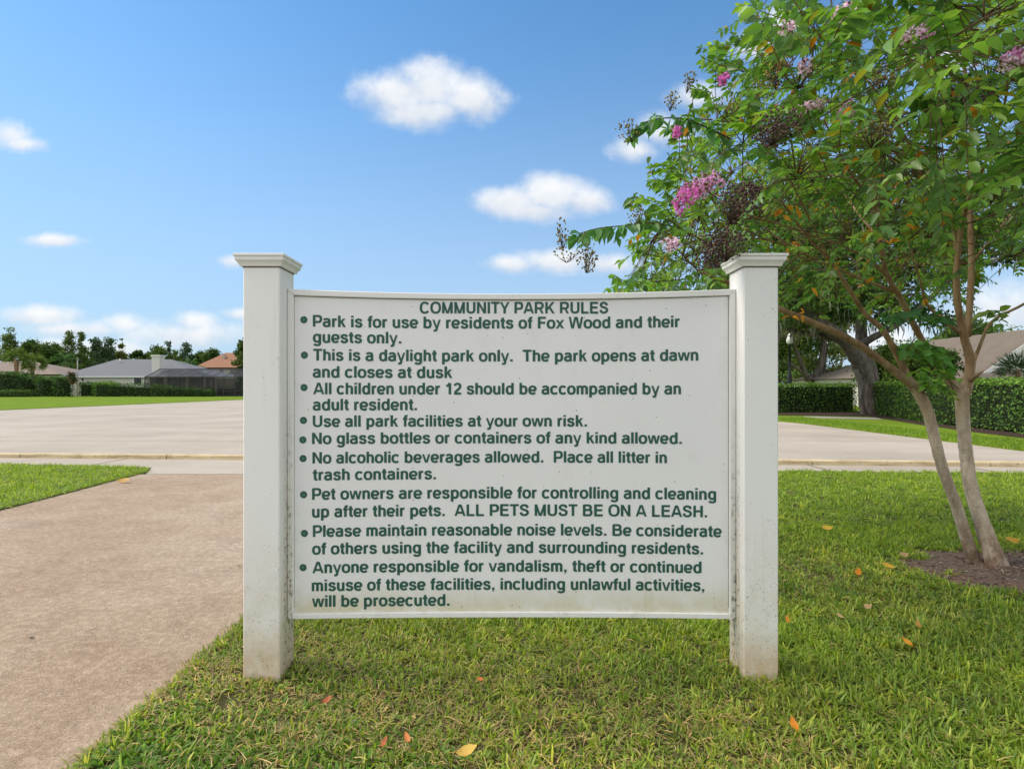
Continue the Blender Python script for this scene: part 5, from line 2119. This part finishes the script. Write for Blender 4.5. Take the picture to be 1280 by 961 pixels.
for q in (207, 234, 256, 270):
    mb = MB()
    mb.box(px_x(q, D2 + 3), px_x(q, D2 + 3) + .28, D2 + 2.6, D2 + 2.9, 0, za - .1)
    mb.build('post', M['wall_tan'], cage)
mb = MB()
mb.box(xa + .3, xb, D2 + 9.2, D2 + 9.5, 0, za)
mb.build('back_wall', M['wall_tan'], cage)

# orange-roofed house
D3 = 125
oh = empty('orange_roof_house', (px_x(285, D3), D3, 0), 'cream house with orange terracotta hip roof left of the sign post', 'house')
mb = MB()
mb.box(px_x(248, D3), px_x(325, D3), D3, D3 + 14, 0, px_z(460.5, D3))
mb.build('wall', M['wall_cream'], oh)
mb = MB()
hip_roof(mb, px_x(247, D3), px_x(326, D3), D3, D3 + 14, px_z(459.5, D3), px_z(441, D3 + 7), px_x(282, D3 + 7), px_x(297, D3 + 7), .7)
roof = mb.build('roof', M['roof_orange'], oh)
mb = MB()
mb.box(px_x(279, D3 + 4), px_x(281.5, D3 + 4), D3 + 3.6, D3 + 4.6, px_z(452, D3), px_z(443.5, D3 + 4))
mb.build('chimney', M['wall_tan'], roof)
for a in (262, 275, 288):
    mb = MB()
    mb.box(px_x(a, D3), px_x(a + 4, D3), D3 - .05, D3 + .05, px_z(468, D3), px_z(462, D3))
    w = mb.build('window', M['glass'], oh)
    mb = MB()
    mb.box(px_x(a - .4, D3), px_x(a + 4.4, D3), D3 - .09, D3 - .01, px_z(468.6, D3), px_z(468, D3))
    mb.build('sill', M['trim'], w)

# brown-roofed house with the white porch
D4 = 98
bh = empty('brown_roof_house', (px_x(35, D4), D4, 0), 'low house with brown hip roof and white porch posts behind the far left shrubs', 'house')
ze = px_z(468, D4)
mb = MB()
mb.box(px_x(-40, D4), px_x(72, D4), D4 + 2.2, D4 + 12, 0, ze - .05)
mb.build('wall', M['wall_tan'], bh)
mb = MB()
hip_roof(mb, px_x(-42, D4), px_x(74, D4), D4, D4 + 12, ze, px_z(452, D4 + 6), px_x(-5, D4 + 6), px_x(44, D4 + 6), .5)
mb.build('roof', M['roof_tan'], bh)
for q in (40.5, 57, 72):
    mb = MB()
    mb.box(px_x(q, D4), px_x(q, D4) + .22, D4, D4 + .22, 0, ze - .26)
    mb.build('porch_post', M['trim'], bh)
mb = MB()
mb.box(px_x(30, D4), px_x(75, D4), D4 - .05, D4 + .2, ze - .45, ze - .19)
mb.build('porch_beam', M['trim'], bh)
mb = MB()
mb.box(px_x(43, D4), px_x(56, D4), D4 + 2.15, D4 + 2.25, .8, ze - .5)
mb.build('window', M['glass'], bh)

# slim pole and staked sapling on the far lawn
pl = empty('lamp_pole', G(97, 496, .03), 'slim bare grey pole standing on the far lawn before the garage', 'pole')
b = G(97, 496, .03)
mb = MB()
mb.tube([b, (b.x, b.y, px_z(449, b.y))], [.10, .07], 8)
mb.build('shaft', M['pole'], pl)
mb = MB()
mb.tube([(b.x, b.y, px_z(449, b.y)), (b.x, b.y, px_z(446.5, b.y))], [.13, .05], 8)
mb.build('cap', M['pole'], pl)
d = 80
far_tree(90, 466, 480, 11, d, 'thin sapling with reddish foliage beside the slim pole', 'sparse', [(.08, .075, .03), (.10, .06, .03), (.06, .09, .03)], 260, 12, 'sapling', .2, None)

# ------------------------------------------------------------------ right side: lamp, oaks, house
LDP = 36
lb = P(987, HZ, LDP)
lamp = empty('street_lamp', (lb.x, lb.y, 0), 'black post lamp with white globe rising behind the hedge by the right post', 'street lamp')
zt = px_z(430, LDP)
mb = MB()
mb.tube([(lb.x, lb.y, 0), (lb.x, lb.y, px_z(468, LDP)), (lb.x, lb.y, px_z(466, LDP)), (lb.x, lb.y, zt - .12), (lb.x, lb.y, zt - .1), (lb.x, lb.y, zt)], [.17, .15, .085, .07, .12, .12], 10)
mb.build('post', M['black'], lamp)
mb = MB()
prof = [(0, .10), (.10, .19), (.28, .20), (.42, .15), (.50, .10)]
mb.tube([(lb.x, lb.y, zt + a) for a, r in prof], [r for a, r in prof], 12)
mb.build('globe', M['globe'], lamp)
mb = MB()
mb.tube([(lb.x, lb.y, zt + .50), (lb.x, lb.y, zt + .56), (lb.x, lb.y, zt + .70)], [.13, .12, .02], 10)
mb.build('finial', M['globe'], lamp)


def limbs(paths, mat, parent, name='trunk', n=12):
    for i, pth in enumerate(paths):
        pts, rad = limb_pts(pth, 5)
        rad = [r * .86 for r in rad]
        mb = MB()
        mb.tube(pts, rad, n, .09, 200 + i)
        mb.build(name if i == 0 else 'limb', mat, parent)


OD = 28.0
oak = empty('live_oak', (P(1083, HZ, OD).x, OD, 0), 'massive leaning live oak with grey forked trunk in the hedge gap', 'tree')
limbs([
    [(1088, 524, 28.2, .62), (1087, 500, 28.2, .46), (1083, 476, 28.2, .43), (1073, 450, 28, .46), (1060, 430, 27.6, .40), (1040, 414, 27, .36), (1015, 398, 26.3, .30), (980, 370, 25.5, .22), (930, 330, 24.5, .12)],
    [(1091, 505, 28.6, .34), (1090, 470, 28.8, .34), (1080, 440, 29, .36), (1076, 405, 29.3, .30), (1080, 360, 29.6, .24), (1070, 310, 30, .18), (1050, 260, 30, .1)],
    [(1076, 430, 28.6, .24), (1095, 420, 28, .20), (1118, 408, 27.5, .17), (1150, 385, 27, .14), (1200, 340, 26.5, .12), (1260, 320, 26, .07)],
    [(1082, 524, 27.4, .22), (1077, 505, 27.4, .15), (1075, 480, 27.5, .13), (1070, 462, 27.7, .14)],
    [(1055, 425, 27.5, .22), (1030, 420, 27.5, .18), (1000, 415, 27.3, .13), (960, 405, 27, .07)],
    [(1076, 380, 29.4, .2), (1110, 330, 29.5, .16), (1135, 270, 29.5, .1)],
    [(1080, 350, 29.6, .18), (1150, 300, 30, .14), (1230, 270, 30, .08)],
], M['oak_bark'], oak)
ro = np.random.default_rng(101)
bl = []
for (px, py, d, r, rz) in ((1000, 372, 26, 2.0, 1.0), (960, 350, 25.5, 1.8, 1.1), (1040, 350, 28, 2.2, 1.2), (1080, 370, 29.5, 1.8, .9), (1020, 310, 28, 2.5, 1.4), (1080, 290, 30, 2.6, 1.5), (1140, 330, 29, 2.2, 1.2), (1110, 375, 28, 1.2, .6),
                           (1150, 265, 30, 2.4, 1.3), (980, 280, 27, 2.2, 1.2), (1050, 240, 30, 2.6, 1.4), (1120, 220, 30, 2.4, 1.3), (1205, 300, 29, 1.7, .9), (1240, 280, 28.5, 1.7, .8), (1180, 345, 27.5, 1.1, .5), (1275, 318, 27, 1.3, .5), (1200, 240, 30, 2.0, 1.0),
                           (930, 330, 25, 1.5, .9), (1000, 225, 29, 2.2, 1.1), (1060, 395, 27.5, 1.0, .5), (1165, 300, 29.5, 1.5, .8), (1002, 402, 27, 1.0, .45), (965, 395, 25.5, 1.2, .7), (1108, 398, 28, .9, .4), (1140, 388, 28, 1.0, .5), (1040, 385, 27, 1.2, .5), (1172, 400, 28.5, .8, .4)):
    q = P(px, py, d)
    bl.append((q.x, q.y, q.z, r, r, rz))
leaf_crown('crown', bl, 50000, .20, MOAK + MOAK + DOAK, oak, ro, shell=.42)
# grey moss hanging under the big limbs
n = 700
i = ro.integers(0, len(bl), n)
b_ = np.array(bl)[i]
B = b_[:, :3] + ro.normal(0, 1, (n, 3)) * b_[:, 3:6] * np.array([.7, .7, .3])
B[:, 2] -= b_[:, 5] * .5
scatter('hanging_moss', CARD_T, B, np.tile([0, 0, -1.0], (n, 1)) + ro.normal(0, .12, (n, 3)), rand_dirs(n, ro), ro.uniform(.3, .9, n), ro.uniform(.05, .12, n), np.array([.16, .16, .12]) * ro.uniform(.6, 1.3, (n, 1)), M['far_leaf'], oak)['kind'] = 'stuff'


def back_oak(label, trunk, blobs, n, size, cols, name='live_oak'):
    b = P(trunk[0][0][0], HZ, trunk[0][0][2])
    t = empty(name, (b.x, b.y, 0), label, 'tree', 'oaks behind the right hedge')
    limbs(trunk, M['oak_bark'], t, n=9)
    bb = []
    for (px, py, d, r, rz) in blobs:
        q = P(px, py, d)
        bb.append((q.x, q.y, q.z, r, r, rz))
    leaf_crown('crown', bb, n, size, cols, t, ro, shell=.45)
    return t


LOAK = [(.10, .165, .035), (.14, .20, .045), (.075, .13, .03), (.18, .22, .06)]
back_oak('far oak with V-shaped dark trunk and light green leaves behind the shorter hedge',
         [[(1017, 512, 46, .4), (1018, 480, 46, .36), (1026, 455, 46, .30), (1030, 430, 46, .24), (1036, 410, 46, .14)],
          [(1015, 484, 46, .30), (1006, 466, 45.5, .26), (996, 440, 45, .2), (985, 415, 45, .12)],
          [(1030, 508, 47, .2), (1030, 460, 47, .18), (1034, 430, 47, .12)],
          [(1006, 468, 45.5, .16), (990, 456, 45, .12), (972, 450, 45, .07)]],
         [(985, 410, 45, 2.2, 1.2), (1010, 400, 46, 2.4, 1.2), (1040, 405, 47, 2.0, 1.1), (975, 440, 46, 1.6, 1.2), (1000, 432, 47, 1.3, .9), (1045, 440, 47, 1.0, .9), (960, 380, 45, 2.4, 1.5), (1005, 365, 46, 2.5, 1.3), (1042, 462, 47, .9, .7), (1012, 452, 48, 1.2, 1.0), (1000, 470, 49, 1.5, .5), (955, 440, 46, 1.8, 1.8)],
         16000, .24, LOAK)
back_oak('dim oak farther back filling the space behind the post lamp',
         [[(975, 510, 60, .4), (972, 470, 60, .32), (960, 430, 60, .2)]],
         [(985, 465, 60, 2.2, 1.6), (960, 450, 60, 2.6, 2.0), (1000, 455, 62, 2.0, 1.6), (975, 420, 60, 3.0, 2.0), (1020, 430, 63, 2.4, 1.8), (990, 390, 60, 3.0, 2.0), (940, 420, 60, 3, 2.2), (1030, 400, 62, 2.2, 1.4)],
         13000, .34, MOAK + DOAK)
# a slim palm far behind, between the oaks
t = empty('palm_tree', (P(1051, HZ, 75).x, 75, 0), 'slim tall palm stem in the sky gap left of the leaning oak', 'tree')
mb = MB()
mb.tube([P(1050, 498, 75), P(1051, 460, 75), P(1053, 436, 75)], [.22, .16, .14], 8)
mb.build('trunk', M['oak_bark'], t)
n = 160
c = np.array(P(1053, 437, 75))
B = np.tile(c, (n, 1))
D = rand_dirs(n, ro) + np.array([0, 0, -.3])
scatter('crown', CARD_T, B, D, rand_dirs(n, ro), ro.uniform(.9, 1.8, n), .12, np.array([.05, .09, .03]) * ro.uniform(.6, 1.3, (n, 1)), M['far_leaf'], t)

# brown-roofed house on the right
rhs = empty('brown_gable_house', (22, 36, 0), 'house with brown shingle roof and white front gable behind the long hedge', 'house')
mb = MB()
A_, B_, C_, D_q = P(1118, 474, 37), P(1224, 474, 33), P(1300, 420, 38), P(1168, 430, 43)
mb.add([A_, P(1212, 474, 33), P(1300, 415, 33.5), P(1420, 404, 38), P(1172, 424, 44)], [(0, 1, 2, 3, 4)])
mb2 = MB()
# main roof: front slope, ridge rising to the right
e0, e1 = Vector((24.4, 36.5, 2.05)), Vector((60, 36.5, 2.05))
ridge0, ridge1 = Vector((33.2, 43.5, 4.7)), Vector((60, 43.5, 4.7))
b0, b1 = Vector((24.4, 50.5, 2.05)), Vector((60, 50.5, 2.05))
mb2.add([e0, e1, ridge1, ridge0, b0, b1], [(0, 1, 2, 3), (4, 0, 3), (5, 4, 3, 2)])
roof = mb2.build('roof', M['roof_brown'], rhs)
mb = MB()
mb.box(24.8, 60, 37.0, 50, 0, 2.0)
mb.build('wall', M['wall_white'], rhs)
# cross gable facing the road
gx0, gx1, gy = 27.6, 36.4, 33.0
gz, gm = 1.90, 5.0
mid = (gx0 + gx1) / 2
mb = MB()
mb.add([(gx0, gy, gz), (mid, gy, gm), (mid, 43, gm), (gx0, 43, gz)], [(0, 1, 2, 3)])
mb.add([(gx1, gy, gz), (gx1, 43, gz), (mid, 43, gm), (mid, gy, gm)], [(0, 1, 2, 3)])
mb.build('gable_roof', M['roof_brown'], rhs)
mb = MB()
mb.add([(gx0 + .5, gy + .5, 0), (gx1 - .5, gy + .5, 0), (gx1 - .5, gy + .5, gz + .25), (mid, gy + .5, gm - .25), (gx0 + .5, gy + .5, gz + .25)], [(0, 1, 2, 3, 4)])
mb.box(gx0 + .5, gx0 + .7, gy + .52, 37, 0, gz)
mb.build('gable_wall', M['wall_white'], rhs)
mb = MB()
mb.bar((gx0 - .05, gy - .02, gz - .02), (mid, gy - .02, gm - .0), .05, .24)
mb.build('rake_board', M['trim'], rhs)
mb = MB()
mb.bar((gx1 + .05, gy - .02, gz - .02), (mid, gy - .02, gm - .0), .05, .24)
mb.build('rake_board', M['trim'], rhs)
mb = MB()
mb.bar((24.3, 36.42, 1.96), (27.4, 36.42, 1.96), .05, .2)
mb.build('fascia', M['trim'], rhs)
mb = MB()
mb.box(25.4, 27.2, 36.9, 37.0, .7, 1.7)
mb.build('window', M['glass'], rhs)
# lower lean-to roof in front of the gable
mb = MB()
mb.add([(26.6, 31.2, 1.85), (37, 31.2, 1.85), (37, 33.4, 2.35), (26.6, 33.4, 2.35)], [(0, 1, 2, 3)])
mb.build('porch_roof', M['roof_brown'], rhs)
mb = MB()
mb.box(26.5, 37, 31.1, 31.2, 1.68, 1.86)
mb.build('porch_fascia', M['trim'], rhs)

ph = empty('pink_tan_house', (P(1050, HZ, 85).x, 85, 0), 'pale house with low pinkish-brown roof seen between the oak trunks', 'house')
x0, x1 = px_x(1030, 85), px_x(1110, 85)
mb = MB()
mb.box(x0, x1, 85, 95, 0, px_z(476, 85))
mb.build('wall', M['wall_white'], ph)
mb = MB()
hip_roof(mb, x0, x1, 85, 95, px_z(476, 85), px_z(462, 90), px_x(1046, 90), px_x(1098, 90), .6)
mb.build('roof', mat_roof('pinkish_shingle', (.30, .225, .20), (.38, .29, .26)), ph)

# small fan palm before the gable, and shrubs behind the hedge
t = empty('fan_palm', (P(1272, HZ, 29).x, 29, 0), 'small blue-green fan palm in front of the white gable', 'tree')
n = 500
c = np.array(P(1272, 462, 29))
az = ro.uniform(0, 2 * np.pi, n)
el = ro.uniform(-.4, 1.2, n)
D = np.stack([np.cos(az) * np.cos(el), np.sin(az) * np.cos(el), np.sin(el)], 1)
B = c + D * ro.uniform(.1, .75, (n, 1))
scatter('crown', CARD_T, B, D + ro.normal(0, .3, (n, 3)), rand_dirs(n, ro), ro.uniform(.3, .6, n), .05, np.array([.075, .12, .06]) * ro.uniform(.6, 1.4, (n, 1)), M['far_leaf'], t)
mb = MB()
mb.tube([(c[0], c[1], 0), (c[0], c[1], c[2])], [.14, .12], 8)
mb.build('trunk', M['palm_bark'], t)
far_tree(1140, 424, 484, 72, 33, 'light green shrubby tree behind the hedge right of the leaning oak', 'round', LOAK, 3200, 16, 'small_tree', .13, None)
far_tree(1106, 428, 484, 70, 34, 'deep green bushy tree hard against the right side of the oak trunk', 'round', MOAK, 3200, 16, 'small_tree', .13, None)
far_tree(1172, 430, 484, 54, 32.5, 'dark rounded bush tree between the two crape myrtle stems', 'round', MOAK, 2600, 16, 'small_tree', .13, None)
far_tree(1210, 396, 440, 90, 62, 'dark oak crown showing over the brown roof ridge', 'round', MOAK, 3500, 16, 'broadleaf_tree', .26, None)
far_tree(1165, 420, 480, 60, 58, 'dim broadleaf tree between the leaning oak and the brown roof', 'round', MOAK, 2500, 16, 'broadleaf_tree', .26, None)
